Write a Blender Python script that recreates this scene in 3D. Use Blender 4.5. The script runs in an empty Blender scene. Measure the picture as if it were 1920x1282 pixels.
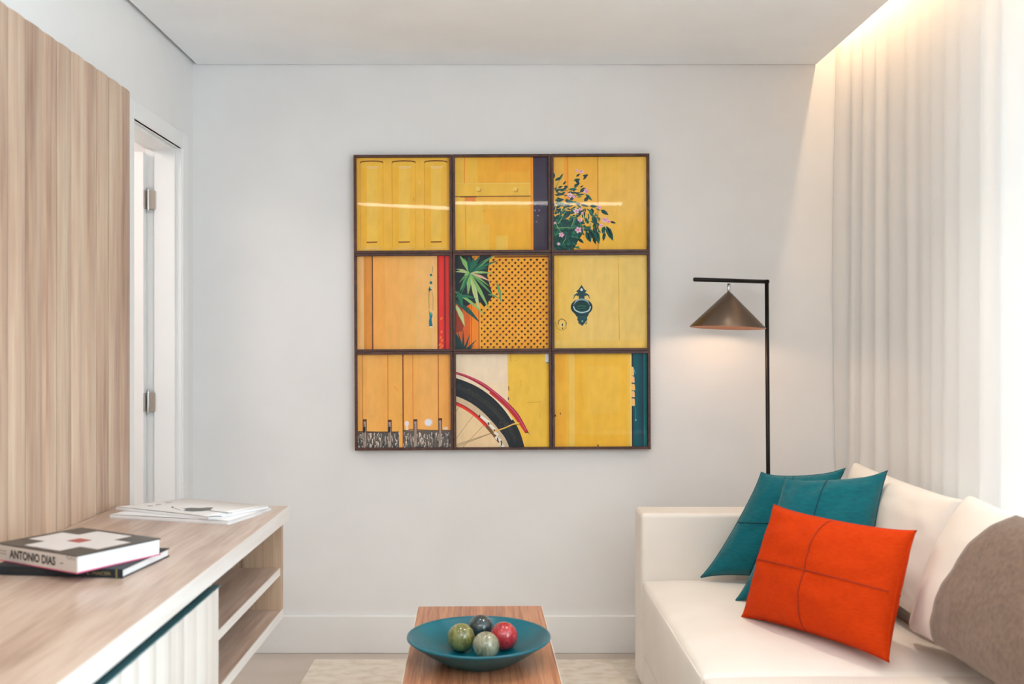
import bpy, bmesh, math, random
from mathutils import Vector, Matrix, noise as mnoise
rnd = random.Random(7)
sc = bpy.context.scene
COL = sc.collection
PI = math.pi
F = 1867.0; VX = 930.0; VY = 650.0; EYE = 1.35      # focal length in pixels, vanishing point, eye height

# ------------------------------------------------------------------ camera, world, lights, exposure
cd = bpy.data.cameras.new('camera'); cam = bpy.data.objects.new('camera', cd); COL.objects.link(cam)
cam.location = (0, 0, EYE); cam.rotation_euler = (PI/2, 0, 0)
cd.sensor_width = 36; cd.lens = 35.0; cd.shift_x = 30/1920; cd.shift_y = 9/1920
cd.clip_start = .05
cd.dof.use_dof = True; cd.dof.focus_distance = 4.3; cd.dof.aperture_fstop = 2.8
sc.camera = cam
sc.view_settings.view_transform = 'Standard'; sc.view_settings.look = 'None'
sc.view_settings.gamma = 1; sc.view_settings.use_curve_mapping = False
sc.view_settings.exposure = 0.25
sc.cycles.use_denoising = True
sc.cycles.max_bounces = 10; sc.cycles.diffuse_bounces = 6; sc.cycles.transparent_max_bounces = 16
sc.cycles.sample_clamp_indirect = 6.0
sc.cycles.caustics_reflective = False; sc.cycles.caustics_refractive = False

w = bpy.data.worlds.new('sky'); sc.world = w; w.use_nodes = True
bg = w.node_tree.nodes['Background']
bg.inputs[0].default_value = (0.765, 0.91, 1.0, 1); bg.inputs[1].default_value = 7.0

def lamp_area(name, loc, rot, sx, sy, power, color, portal=False, spread=None):
    l = bpy.data.lights.new(name, 'AREA'); l.shape = 'RECTANGLE'; l.size = sx; l.size_y = sy
    l.energy = power; l.color = color
    if spread: l.spread = spread
    if portal: l.cycles.is_portal = True
    o = bpy.data.objects.new(name, l); COL.objects.link(o); o.location = loc; o.rotation_euler = rot
    return o
# daylight enters through the glazed side opening (the portal only guides the sky's light)
lamp_area('side_window_portal', (1.86, .96, 1.25), (0, PI/2, 0), 2.5, 3.95, 1, (1, 1, 1), True)
# warm strip light in the curtain cove
lamp_area('cove_strip_light', (1.445, 2.1, 2.765), (0, math.radians(-24), 0), .02, 4.5, 16, (1, .70, .43))
# linear recessed light in the ceiling above the camera
lamp_area('ceiling_line_light', (-.04, .165, 2.585), (0, 0, 0), 2.26, .18, 24, (1, .95, .88))
# ceiling spots of the room
for (x, y, p) in ((-.75, 2.2, 4), (.80, 3.05, 11), (-.2, 3.1, 5)):
    l = bpy.data.lights.new('ceiling_spot_light', 'SPOT'); l.energy = p*4; l.color = (1, .86, .70)
    l.spot_size = math.radians(95); l.spot_blend = 1; l.shadow_soft_size = .05
    o = bpy.data.objects.new('ceiling_spot_light', l); COL.objects.link(o); o.location = (x, y, 2.585)
# hall beyond the door
lamp_area('hall_light', (-2.2, 3.6, 2.45), (0, 0, 0), .5, .9, 15, (1, .88, .80))

# ------------------------------------------------------------------ helpers
def lin(c):
    r = []
    for v in c:
        v = v/255.0
        r.append(v/12.92 if v <= .04045 else ((v+.055)/1.055)**2.4)
    return (r[0], r[1], r[2], 1)

def mat(name, rgb, rough=.6, metal=0, spec=.5, noise=None, bump=0, bscale=200, coat=0, sheen=0):
    """rgb = sRGB 0-255. noise = (rgb2, (sx,sy,sz), detail, lo, hi)"""
    m = bpy.data.materials.new(name); m.use_nodes = True
    nt = m.node_tree; b = nt.nodes['Principled BSDF']
    b.inputs['Base Color'].default_value = lin(rgb); b.inputs['Roughness'].default_value = rough
    b.inputs['Metallic'].default_value = metal; b.inputs['Specular IOR Level'].default_value = spec
    if coat: b.inputs['Coat Weight'].default_value = coat; b.inputs['Coat Roughness'].default_value = .08
    if sheen: b.inputs['Sheen Weight'].default_value = sheen; b.inputs['Sheen Roughness'].default_value = .5
    tc = nt.nodes.new('ShaderNodeTexCoord')
    if noise is None: noise = (tuple(max(0, c-4) for c in rgb), (3, 3, 3), 3, .35, .65)
    mp = nt.nodes.new('ShaderNodeMapping'); mp.inputs['Scale'].default_value = noise[1]
    nt.links.new(tc.outputs['Object'], mp.inputs[0])
    n = nt.nodes.new('ShaderNodeTexNoise'); n.inputs['Scale'].default_value = 1; n.inputs['Detail'].default_value = noise[2]
    nt.links.new(mp.outputs[0], n.inputs[0])
    r = nt.nodes.new('ShaderNodeValToRGB'); e = r.color_ramp.elements
    e[0].position = noise[3]; e[0].color = lin(rgb); e[1].position = noise[4]; e[1].color = lin(noise[0])
    nt.links.new(n.outputs[0], r.inputs[0]); nt.links.new(r.outputs[0], b.inputs['Base Color'])
    if bump:
        n2 = nt.nodes.new('ShaderNodeTexNoise'); n2.inputs['Scale'].default_value = bscale; n2.inputs['Detail'].default_value = 2
        nt.links.new(tc.outputs['Object'], n2.inputs[0])
        bp = nt.nodes.new('ShaderNodeBump'); bp.inputs['Strength'].default_value = bump; bp.inputs['Distance'].default_value = .001
        nt.links.new(n2.outputs[0], bp.inputs['Height']); nt.links.new(bp.outputs[0], b.inputs['Normal'])
    return m

def wood(name, cols, grain, rough=.45, spec=.4, fine=.35, coords='Object', vary=True, tone=0):
    """cols: list of (pos, rgb) ; grain = scale vector (low along the grain)"""
    m = bpy.data.materials.new(name); m.use_nodes = True
    nt = m.node_tree; b = nt.nodes['Principled BSDF']; L = nt.links.new
    b.inputs['Roughness'].default_value = rough; b.inputs['Specular IOR Level'].default_value = spec
    tc = nt.nodes.new('ShaderNodeTexCoord'); mp = nt.nodes.new('ShaderNodeMapping'); mp.inputs['Scale'].default_value = grain
    L(tc.outputs[coords], mp.inputs[0])
    if vary:
        oi = nt.nodes.new('ShaderNodeObjectInfo'); mu = nt.nodes.new('ShaderNodeVectorMath'); mu.operation = 'SCALE'
        cx = nt.nodes.new('ShaderNodeCombineXYZ'); 
        for k in range(3): L(oi.outputs['Random'], cx.inputs[k])
        L(cx.outputs[0], mu.inputs[0]); mu.inputs['Scale'].default_value = 37
        L(mu.outputs[0], mp.inputs['Location'])
    n1 = nt.nodes.new('ShaderNodeTexNoise'); n1.inputs['Scale'].default_value = 1; n1.inputs['Detail'].default_value = 3; n1.inputs['Distortion'].default_value = .4
    n2 = nt.nodes.new('ShaderNodeTexNoise'); n2.inputs['Scale'].default_value = 6.5; n2.inputs['Detail'].default_value = 4
    L(mp.outputs[0], n1.inputs[0]); L(mp.outputs[0], n2.inputs[0])
    mx = nt.nodes.new('ShaderNodeMix'); mx.data_type = 'FLOAT'; mx.inputs[0].default_value = fine
    L(n1.outputs[0], mx.inputs[2]); L(n2.outputs[0], mx.inputs[3])
    r = nt.nodes.new('ShaderNodeValToRGB'); el = r.color_ramp.elements
    el[0].position = cols[0][0]; el[0].color = lin(cols[0][1]); el[1].position = cols[-1][0]; el[1].color = lin(cols[-1][1])
    for p, c in cols[1:-1]:
        q = el.new(p); q.color = lin(c)
    L(mx.outputs[0], r.inputs[0]); L(r.outputs[0], b.inputs['Base Color'])
    if tone:
        hs = nt.nodes.new('ShaderNodeHueSaturation'); mr = nt.nodes.new('ShaderNodeMapRange')
        mr.inputs[3].default_value = 1-tone; mr.inputs[4].default_value = 1+tone*.7
        L(oi.outputs['Random'], mr.inputs[0]); L(mr.outputs[0], hs.inputs['Value']); L(r.outputs[0], hs.inputs['Color']); L(hs.outputs[0], b.inputs['Base Color'])
    bp = nt.nodes.new('ShaderNodeBump'); bp.inputs['Strength'].default_value = .15; bp.inputs['Distance'].default_value = .001
    L(mx.outputs[0], bp.inputs['Height']); L(bp.outputs[0], b.inputs['Normal'])
    return m

def emis(name, rgb, s):
    m = bpy.data.materials.new(name); m.use_nodes = True; nt = m.node_tree
    nt.nodes.remove(nt.nodes['Principled BSDF']); e = nt.nodes.new('ShaderNodeEmission')
    e.inputs[0].default_value = lin(rgb); e.inputs[1].default_value = s
    nt.links.new(e.outputs[0], nt.nodes['Material Output'].inputs[0]); return m

def glass(name, ior=1.5, tint=(1, 1, 1, 1)):
    m = bpy.data.materials.new(name); m.use_nodes = True; nt = m.node_tree; L = nt.links.new
    nt.nodes.remove(nt.nodes['Principled BSDF'])
    t = nt.nodes.new('ShaderNodeBsdfTransparent'); t.inputs[0].default_value = tint
    g = nt.nodes.new('ShaderNodeBsdfGlossy'); g.inputs['Roughness'].default_value = .02
    lw = nt.nodes.new('ShaderNodeLayerWeight'); lw.inputs[0].default_value = .5
    pw = nt.nodes.new('ShaderNodeMath'); pw.operation = 'POWER'; L(lw.outputs['Facing'], pw.inputs[0]); pw.inputs[1].default_value = 5
    f = nt.nodes.new('ShaderNodeMath'); f.operation = 'MULTIPLY_ADD'; L(pw.outputs[0], f.inputs[0]); f.inputs[1].default_value = .9; f.inputs[2].default_value = ((ior-1)/(ior+1))**2*.5
    mx = nt.nodes.new('ShaderNodeMixShader'); L(f.outputs[0], mx.inputs[0]); L(t.outputs[0], mx.inputs[1]); L(g.outputs[0], mx.inputs[2])
    L(mx.outputs[0], nt.nodes['Material Output'].inputs[0]); return m

def mesh_obj(name, verts, faces, m, parent=None, smooth=False, loc=None, mats=None, fmat=None):
    me = bpy.data.meshes.new(name); me.from_pydata([tuple(v) for v in verts], [], faces)
    if mats:
        for q in mats: me.materials.append(q)
        if fmat: me.polygons.foreach_set('material_index', fmat)
    else: me.materials.append(m)
    if smooth: me.polygons.foreach_set('use_smooth', [True]*len(me.polygons))
    me.update()
    o = bpy.data.objects.new(name, me); COL.objects.link(o)
    if parent: o.parent = parent
    if loc: o.location = loc
    return o

def from_bm(name, bm, m, parent=None, smooth=False, loc=None, mats=None):
    bmesh.ops.recalc_face_normals(bm, faces=bm.faces)
    me = bpy.data.meshes.new(name); bm.to_mesh(me); bm.free()
    for q in (mats or [m]): me.materials.append(q)
    if smooth: me.polygons.foreach_set('use_smooth', [True]*len(me.polygons))
    me.update()
    o = bpy.data.objects.new(name, me); COL.objects.link(o)
    if parent: o.parent = parent
    if loc: o.location = loc
    return o

def add_box(bm, a, b, bev=0, seg=2, M=None, mi=0):
    r = bmesh.ops.create_cube(bm, size=1)
    vs = r['verts']
    for v in vs:
        v.co = Vector(((a[0]+b[0])/2+v.co.x*(b[0]-a[0]), (a[1]+b[1])/2+v.co.y*(b[1]-a[1]), (a[2]+b[2])/2+v.co.z*(b[2]-a[2])))
        if M: v.co = M @ v.co
    fs = set(f for v in vs for f in v.link_faces)
    for f in fs: f.material_index = mi
    if bev:
        es = list({e for v in vs for e in v.link_edges})
        r2 = bmesh.ops.bevel(bm, geom=es, offset=bev, segments=seg, profile=.5, affect='EDGES')
        for f in r2['faces']: f.material_index = mi
    return vs

def box(name, a, b, m, parent=None, bev=0, seg=2, smooth=False):
    bm = bmesh.new()
    c = Vector(((a[0]+b[0])/2, (a[1]+b[1])/2, (a[2]+b[2])/2))
    off = c if parent is None else Vector((0, 0, 0))
    add_box(bm, Vector(a)-off, Vector(b)-off, bev, seg)
    return from_bm(name, bm, m, parent, smooth, loc=off if parent is None else None)

def tube_bm(bm, p0, p1, r0, r1=None, n=20, cap=True):
    p0 = Vector(p0); p1 = Vector(p1); d = p1-p0
    r1 = r0 if r1 is None else r1
    q = Vector((0, 0, 1)).rotation_difference(d.normalized()).to_matrix().to_4x4()
    M = Matrix.Translation((p0+p1)/2) @ q
    bmesh.ops.create_cone(bm, cap_ends=cap, segments=n, radius1=r0, radius2=r1, depth=d.length, matrix=M)

def poly_tube(pts, r, n=6):
    """verts, faces of a tube along a point list"""
    V = []; Fc = []
    pts = [Vector(p) for p in pts]
    for i, p in enumerate(pts):
        t = (pts[min(i+1, len(pts)-1)]-pts[max(i-1, 0)]).normalized()
        a = t.cross(Vector((0.13, .41, .9)).normalized()).normalized(); b = t.cross(a)
        for k in range(n):
            an = 2*PI*k/n; V.append(p+a*math.cos(an)*r+b*math.sin(an)*r)
    for i in range(len(pts)-1):
        for k in range(n):
            k2 = (k+1) % n; Fc.append((i*n+k, i*n+k2, (i+1)*n+k2, (i+1)*n+k))
    Fc.append(tuple(range(n))[::-1]); Fc.append(tuple((len(pts)-1)*n+k for k in range(n)))
    return V, Fc

def lathe(prof, n=64):
    V = []; Fc = []
    for (r, z) in prof:
        for k in range(n):
            a = 2*PI*k/n; V.append((r*math.cos(a), r*math.sin(a), z))
    for i in range(len(prof)-1):
        for k in range(n):
            k2 = (k+1) % n; Fc.append((i*n+k, i*n+k2, (i+1)*n+k2, (i+1)*n+k))
    return V, Fc

def soft_box(name, a, b, r, m, parent, fn=None, ni=14, nr=4):
    """rounded box made of cube-face grids, displaced by fn(p, uvw)"""
    a = Vector(a); b = Vector(b); c = (a+b)/2; h = (b-a)/2
    def samples(hh):
        s = [-hh+r*(1-math.cos(PI/2*i/nr)) if False else -hh+r*i/nr for i in range(nr)]
        m_ = [-(hh-r)+2*(hh-r)*i/ni for i in range(ni+1)]
        return s+m_+[-x for x in s[::-1]]
    S = [samples(h[i]) for i in range(3)]
    bm = bmesh.new()
    for ax in range(3):
        u, v = (ax+1) % 3, (ax+2) % 3
        for sg in (-1, 1):
            g = []
            for su in S[u]:
                row = []
                for sv in S[v]:
                    q = Vector((0, 0, 0)); q[ax] = sg*h[ax]; q[u] = su; q[v] = sv
                    inn = Vector([max(-(h[i]-r), min(h[i]-r, q[i])) for i in range(3)])
                    d = q-inn; p = inn+d.normalized()*r if d.length > 1e-9 else q
                    row.append(bm.verts.new(p))
                g.append(row)
            for i in range(len(g)-1):
                for j in range(len(g[0])-1):
                    f = (g[i][j], g[i+1][j], g[i+1][j+1], g[i][j+1])
                    bm.faces.new(f if sg > 0 else f[::-1])
    bmesh.ops.remove_doubles(bm, verts=bm.verts, dist=1e-5)
    for v in bm.verts:
        p = v.co.copy(); t = Vector([p[i]/h[i] for i in range(3)])
        if fn: v.co = p+Vector(fn(p, t))
        v.co += c
    return from_bm(name, bm, m, parent, True)

def empty(name, loc, label=None, cat=None, group=None):
    o = bpy.data.objects.new(name, None); COL.objects.link(o); o.location = loc; o.empty_display_size = .1
    if label: tag(o, label, cat, group)
    return o
def tag(o, label, cat, group=None, kind=None):
    o['label'] = label; o['category'] = cat
    if group: o['group'] = group
    if kind: o['kind'] = kind
    return o
def struct(o): o['kind'] = 'structure'; return o
def keep(child, parent):
    """parent a mesh built in world coordinates under a thing standing elsewhere"""
    child.parent = parent; child.matrix_parent_inverse = Matrix.Translation(parent.location).inverted()
    return child
def onz(px, py, z):
    s = (VY-py)/(z-EYE); return Vector(((px-VX)/s, F/s, z))
def ony(px, py, Y):
    s = F/Y; return Vector(((px-VX)/s, Y, EYE-(py-VY)/s))

# ------------------------------------------------------------------ materials
M_wall = mat('white_wall_paint', (232, 231, 231), .75, bump=.12, bscale=350)
M_ceil = mat('white_ceiling_paint', (245, 248, 251), .8)
M_trim = mat('white_lacquer_trim', (236, 236, 236), .35)
M_door = mat('white_door_lacquer', (236, 234, 232), .4)
M_floor = mat('beige_porcelain_floor', (192, 181, 171), .35, noise=((180, 168, 156), (1.2, 3.2, 1), 6, .42, .62))
M_rug = mat('cream_woven_rug', (222, 214, 202), .95, noise=((208, 196, 180), (14, 22, 9), 6, .42, .66), bump=.8, bscale=260)
M_panel = wood('pale_oak_board_upright_grain', [(.30, (150, 118, 101)), (.42, (182, 152, 132)), (.52, (200, 173, 151)), (.62, (212, 191, 169)), (.72, (190, 161, 143))], (16, 9, .5), .42, .5, .35, tone=.10)
M_top = wood('pale_oak_grain_lengthwise', [(.32, (158, 132, 118)), (.45, (188, 164, 149)), (.56, (206, 186, 172)), (.68, (198, 180, 168))], (11, .8, 11), .28, .55, .38)
M_side = wood('pale_oak_upright_fine_grain', [(.33, (140, 110, 92)), (.47, (190, 160, 134)), (.7, (206, 180, 154))], (30, 30, 1.2), .45, .35, .35)
M_edge = mat('whitewashed_oak_edge', (233, 230, 228), .45, noise=((224, 219, 215), (30, 2, 30), 4, .4, .65))
M_front = wood('whitewashed_oak_front', [(.3, (214, 206, 200)), (.5, (228, 223, 218)), (.7, (236, 233, 229))], (22, 16, .6), .5, .3, .3)
M_gap = mat('dark_teal_shade_tone', (16, 46, 56), .6)  # shade of the console's door gap put in as colour; also backs the frames
M_lit_cap = mat('teal_lit_edge_tone', (74, 122, 130), .4)  # lighter teal tint of the gap's lit lower strip, put in as colour
M_blackmetal = mat('black_powder_coated_metal', (34, 30, 30), .38, .6)
M_shade = mat('brushed_bronze_metal', (120, 104, 92), .34, .9)
M_shade_in = mat('warm_copper_shade_lining', (132, 100, 84), .5, .2)
M_chrome = mat('polished_chrome', (225, 228, 232), .1, 1)
M_steel = mat('brushed_steel_hinge', (178, 170, 160), .35, .9)
M_sofa = mat('cream_upholstery', (230, 223, 216), .6, noise=((225, 217, 209), (5, 5, 5), 3, .35, .7), bump=.08, bscale=500, sheen=.15)
M_pipe = mat('cream_piping', (240, 235, 229), .6)
M_teal = mat('teal_linen', (0, 100, 112), .85, noise=((0, 86, 98), (40, 40, 160), 4, .35, .7), bump=.4, bscale=700, sheen=.15, spec=.2)
M_tealseam = mat('dark_teal_seam', (4, 66, 78), .9)
M_orange = mat('orange_linen', (202, 60, 6), .85, noise=((193, 53, 5), (60, 60, 200), 4, .35, .7), bump=.4, bscale=700, spec=.12)
M_orangeseam = mat('burnt_orange_seam', (158, 44, 8), .9)
M_taupe = mat('taupe_wool', (126, 102, 87), .95, noise=((106, 84, 70), (70, 70, 70), 5, .35, .7), bump=.8, bscale=420, sheen=.2)
M_table = wood('walnut_tabletop', [(.3, (112, 62, 42)), (.43, (162, 104, 74)), (.55, (192, 134, 98)), (.7, (206, 152, 116))], (60, 1.2, 60), .33, .5, .45)
M_tedge = mat('table_edge_highlight', (226, 214, 204), .4)  # bright highlight of the table edge, put in as colour
M_bowl = mat('teal_glazed_ceramic', (0, 104, 122), .28, noise=((0, 90, 108), (12, 12, 12), 4, .35, .7), spec=.5)
M_frame = wood('dark_walnut_frame', [(.3, (52, 34, 32)), (.5, (78, 50, 44)), (.7, (104, 68, 56))], (14, 14, 14), .45, .4, .5)
M_pane = glass('picture_glass', 1.5)
M_winglass = glass('window_glass', 1.45, (.97, 1, 1, 1))
M_paper = mat('white_paper', (238, 238, 240), .6)
M_dark = mat('charcoal_ink', (78, 78, 78), .6)
M_ink = mat('black_ink', (42, 42, 44), .6)

# sheer cloth
M_curt = bpy.data.materials.new('white_sheer_voile'); M_curt.use_nodes = True
nt = M_curt.node_tree; L = nt.links.new; nt.nodes.remove(nt.nodes['Principled BSDF'])
d_ = nt.nodes.new('ShaderNodeBsdfDiffuse'); d_.inputs[0].default_value = lin((240, 237, 234))
t_ = nt.nodes.new('ShaderNodeBsdfTranslucent'); t_.inputs[0].default_value = lin((243, 243, 243))
tr = nt.nodes.new('ShaderNodeBsdfTransparent')
m1 = nt.nodes.new('ShaderNodeMixShader'); m1.inputs[0].default_value = .155; L(d_.outputs[0], m1.inputs[1]); L(t_.outputs[0], m1.inputs[2])
m2 = nt.nodes.new('ShaderNodeMixShader'); m2.inputs[0].default_value = .03; L(m1.outputs[0], m2.inputs[1]); L(tr.outputs[0], m2.inputs[2])
L(m2.outputs[0], nt.nodes['Material Output'].inputs[0])

# ------------------------------------------------------------------ the room
XL, XR, YB, YR = -1.339, 1.80, 4.40, -3.2
ZC = 2.597
struct(box('floor', (-2.9, YR-.1, -.1), (XR+.1, YB+.1, 0), M_floor))
struct(box('wall_back', (XL-1.5, YB, 0), (XR+.1, YB+.12, 2.8), M_wall))
# left wall with door opening Y 3.65-4.20, z 0-2.19 (plane X = XL)
bm = bmesh.new()
add_box(bm, (XL-.14, YR, 0), (XL, 3.637, 2.8)); add_box(bm, (XL-.14, 4.215, 0), (XL, YB, 2.8)); add_box(bm, (XL-.14, 3.637, 2.20), (XL, 4.215, 2.8))
struct(from_bm('wall_left', bm, M_wall))
# right wall with the window opening Y -1.0..2.92
bm = bmesh.new()
add_box(bm, (XR, 2.92, 0), (XR+.12, YB, 2.8)); add_box(bm, (XR, YR, 0), (XR+.12, -1.0, 2.8)); add_box(bm, (XR, -1.0, 2.5), (XR+.12, 2.92, 2.8)); add_box(bm, (XR, -1.0, 0), (XR+.12, 2.92, .04))
struct(from_bm('wall_right', bm, M_wall))
bm = bmesh.new()
add_box(bm, (XL-.14, YR-.12, 0), (XR+.12, YR, 2.8))
struct(from_bm('wall_rear', bm, M_wall))
# structural slab and dropped ceiling with shadow gap and curtain cove
bm = bmesh.new(); add_box(bm, (XL-1.5, YR-.12, 2.78), (XR+.12, YB+.12, 2.9))
struct(from_bm('ceiling_slab', bm, M_ceil))
bm = bmesh.new(); add_box(bm, (XL+.019, YR+.01, ZC), (1.414, YB-.007, ZC+.03))
add_box(bm, (1.402, YR+.01, ZC+.014), (1.414, YB-.006, ZC+.03))
struct(from_bm('ceiling', bm, M_ceil))
struct(box('baseboard_back', (XL, YB-.016, 0), (XR, YB, .165), M_trim, bev=.003))
struct(box('baseboard_left', (XL, 4.275, 0), (XL+.014, YB-.016, .165), M_trim, bev=.003))
# hall beyond the door
bm = bmesh.new(); add_box(bm, (-2.9, 2.4, 0), (-2.8, YB, 2.8)); add_box(bm, (-2.9, 2.4, 0), (XL-.14, 2.5, 2.8))
struct(from_bm('wall_hall', bm, M_wall))
struct(box('ceiling_hall', (-2.8, 2.5, 2.5), (XL-.14, YB, 2.56), M_ceil))

# windows: frame + panes
def window(name, plane, c0, c1, z0, z1, pos, n):
    e = empty(name, (pos, c0, z0) if plane == 'x' else (c0, pos, z0)); e['kind'] = 'structure'
    bm = bmesh.new(); t = .05
    def P(c, z, d): return (pos+d, c, z) if plane == 'x' else (c, pos+d, z)
    def bb(ca, cb, za, zb):
        p, q = P(ca, za, -.03), P(cb, zb, .03); add_box(bm, p, q, .002, 1)
    bb(c0, c1, z0, z0+t); bb(c0, c1, z1-t, z1)
    for i in range(n+1):
        c = c0+(c1-c0-t)*i/n; bb(c, c+t, z0+t, z1-t)
    keep(from_bm('window_frame', bm, M_trim), e)
    for i in range(n):
        ca = c0+(c1-c0-t)*i/n+t; cb = c0+(c1-c0-t)*(i+1)/n
        vs = [P(ca, z0+t, 0), P(cb, z0+t, 0), P(cb, z1-t, 0), P(ca, z1-t, 0)]
        keep(mesh_obj('pane', vs, [(0, 1, 2, 3)], M_winglass), e)
window('window_1', 'x', -1.0, 2.92, .04, 2.5, XR+.05, 4)

# door: casing, jamb, leaf opened into the hall, hinges
dr = empty('door_1', (XL, 3.8, 0)); dr['kind'] = 'structure'
bm = bmesh.new()
XF = XL+.018
add_box(bm, (XL, 4.205, 0), (XF, 4.272, 2.252), .003, 1); add_box(bm, (XL, 3.56, 0), (XF, 3.637, 2.252), .003, 1); add_box(bm, (XL, 3.637, 2.187), (XF, 4.205, 2.252), .003, 1)
keep(from_bm('casing', bm, M_trim), dr)
bm = bmesh.new()
add_box(bm, (XL-.14, 4.20, 0), (XL+.012, 4.215, 2.2)); add_box(bm, (XL-.14, 3.637, 0), (XL+.012, 3.652, 2.2)); add_box(bm, (XL-.14, 3.652, 2.187), (XL+.012, 4.20, 2.2))
add_box(bm, (XL-.10, 4.188, 0), (XL-.012, 4.20, 2.187), .002, 1); add_box(bm, (XL-.10, 3.652, 0), (XL-.012, 3.664, 2.187), .002, 1); add_box(bm, (XL-.10, 3.664, 2.175), (XL-.012, 4.188, 2.187), .002, 1)
keep(from_bm('jamb', bm, M_trim), dr)
lf = keep(box('door_leaf', (-2.01, 4.158, .008), (-1.472, 4.193, 2.165), M_door, None, .002, 1), dr)
lf.location = lf.location
for zc in (1.967, 1.118, .27):
    bm = bmesh.new()
    tube_bm(bm, (-1.462, 4.186, zc-.045), (-1.462, 4.186, zc+.045), .0055, n=14)
    for k in (-.046, .046): bmesh.ops.create_icosphere(bm, subdivisions=2, radius=.0062, matrix=Matrix.Translation((-1.462, 4.186, zc+k)))
    for k in (-.024, -.008, .008, .024):
        tube_bm(bm, (-1.462, 4.186, zc+k-.0006), (-1.462, 4.186, zc+k+.0006), .0062, n=14)
    hg = keep(from_bm('hinge', bm, M_chrome, smooth=False), dr)
    bm = bmesh.new(); add_box(bm, (-1.459, 4.182, zc-.039), (-1.434, 4.1875, zc+.039), .0008, 1)
    add_box(bm, (-1.4722, 4.158, zc-.039), (-1.469, 4.186, zc+.039), .0008, 1)
    for dz in (-.026, 0, .026): tube_bm(bm, (-1.445, 4.1835, zc+dz), (-1.445, 4.1815, zc+dz), .003, n=10)
    hp = from_bm('hinge_plate', bm, M_steel); hp.parent = hg
    hp.matrix_parent_inverse = Matrix.Identity(4)
def add_slat(bm, wd, z0, z1, xf, xb, amp, n=12):
    # upright slat with a softly rounded front (bows out in +x)
    pr = [(xb, -wd/2)]+[(xf-amp+amp*(1-abs(2*i/n-1)**2.2), -wd/2+wd*i/n) for i in range(n+1)]+[(xb, wd/2)]
    lo = [bm.verts.new((x, y, z0)) for x, y in pr]; hi = [bm.verts.new((x, y, z1)) for x, y in pr]
    for i in range(len(pr)):
        k = (i+1) % len(pr); bm.faces.new((lo[i], lo[k], hi[k], hi[i]))
    bm.faces.new(lo[::-1]); bm.faces.new(hi)
def slat_bm(*a): bm = bmesh.new(); add_slat(bm, *a); return bm
# ------------------------------------------------------------------ wall panel of oak boards
XP = -1.30
pn = empty('wall_panel', (XP, 2.2, .0), 'tall oak board wall panel with upright grain beside the white doorway', 'wall panel')
keep(box('backing', (XL+.002, .45, .02), (XL+.018, 3.545, 2.255), M_side), pn)
cuts = [3.548]
while cuts[-1] > .5: cuts.append(cuts[-1]-.0985)
for i in range(len(cuts)-1):
    a, b = cuts[i+1], cuts[i]; pr = rnd.choice((0, -.0006, -.0012))
    bm = slat_bm(b-a-.0024, -1.12, 1.1375, .0105+pr, -.0105, .0042)
    o = from_bm('board', bm, M_panel, loc=(XP-.0105, (a+b)/2, 1.12)); keep(o, pn)

# ------------------------------------------------------------------ console
XC = -.732; YE = 3.427; Y0 = .75
cn = empty('media_console', (-1.0, 2.1, .42), 'long pale oak wall-hung media console with open shelves at its far end', 'console')
def K(*a, **k): return keep(box(*a, **k), cn)
K('top_board', (XP+.002, Y0, .7575), (-.7125, YE, .803), M_top, bev=.0015, seg=1)
K('edge_band', (-.7125, Y0, .7575), (-.7100, YE, .8028), M_edge)
K('bottom_board', (XP+.012, Y0, .422), (XC-.003, YE-.004, .450), M_top, bev=.001, seg=1)
K('edge_band', (XC-.003, Y0, .4215), (XC, YE-.004, .450), M_edge)
K('side_panel', (XP+.012, 3.400, .450), (XC, YE-.004, .7575), M_side, bev=.001, seg=1)
K('back_panel', (XP+.002, Y0, .422), (XP+.012, 3.400, .7575), M_side)
K('divider', (XP+.012, 2.628, .450), (XC-.024, 2.646, .7575), M_side)
K('shelf', (XP+.012, 2.646, .570), (XC-.008, 3.400, .595), M_top, bev=.001, seg=1)
K('edge_band', (XC-.008, 2.646, .570), (XC-.005, 3.400, .5953), M_edge)
K('side_panel', (XP+.012, Y0, .450), (XC-.024, Y0+.025, .7575), M_side)
K('gap_shade_fill', (XC-.05, Y0+.025, .45), (XC-.024, 2.628, .7570), M_gap)  # dark fill behind the doors that paints in the shade of the gap
for k, (ya, yb) in enumerate(((1.70, 2.648), (.77, 1.694))):
    dd = empty('door', (XC-.01, (ya+yb)/2, .57)); dd.parent = cn; dd.matrix_parent_inverse = Matrix.Translation(cn.location).inverted()
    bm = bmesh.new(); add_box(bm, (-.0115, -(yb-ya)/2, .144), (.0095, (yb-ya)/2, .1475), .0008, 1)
    o = from_bm('lit_edge_cap', bm, M_lit_cap); o.parent = dd  # added cap; its teal stands in for light on the door's top edge
    y = yb
    while y > ya+.02:
        wd = min(.0985, y-ya)
        if y-wd-ya < .03: wd = y-ya
        bm = bmesh.new(); pr = rnd.choice((0, -.0008, -.0014))
        add_slat(bm, wd-.0016, -.145, .144, .010+pr, -.010, .0045)
        o = from_bm('board', bm, M_front); o.location = (XC-.010-dd.location.x, y-wd/2-dd.location.y, 0); o.parent = dd
        y -= wd

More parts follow.
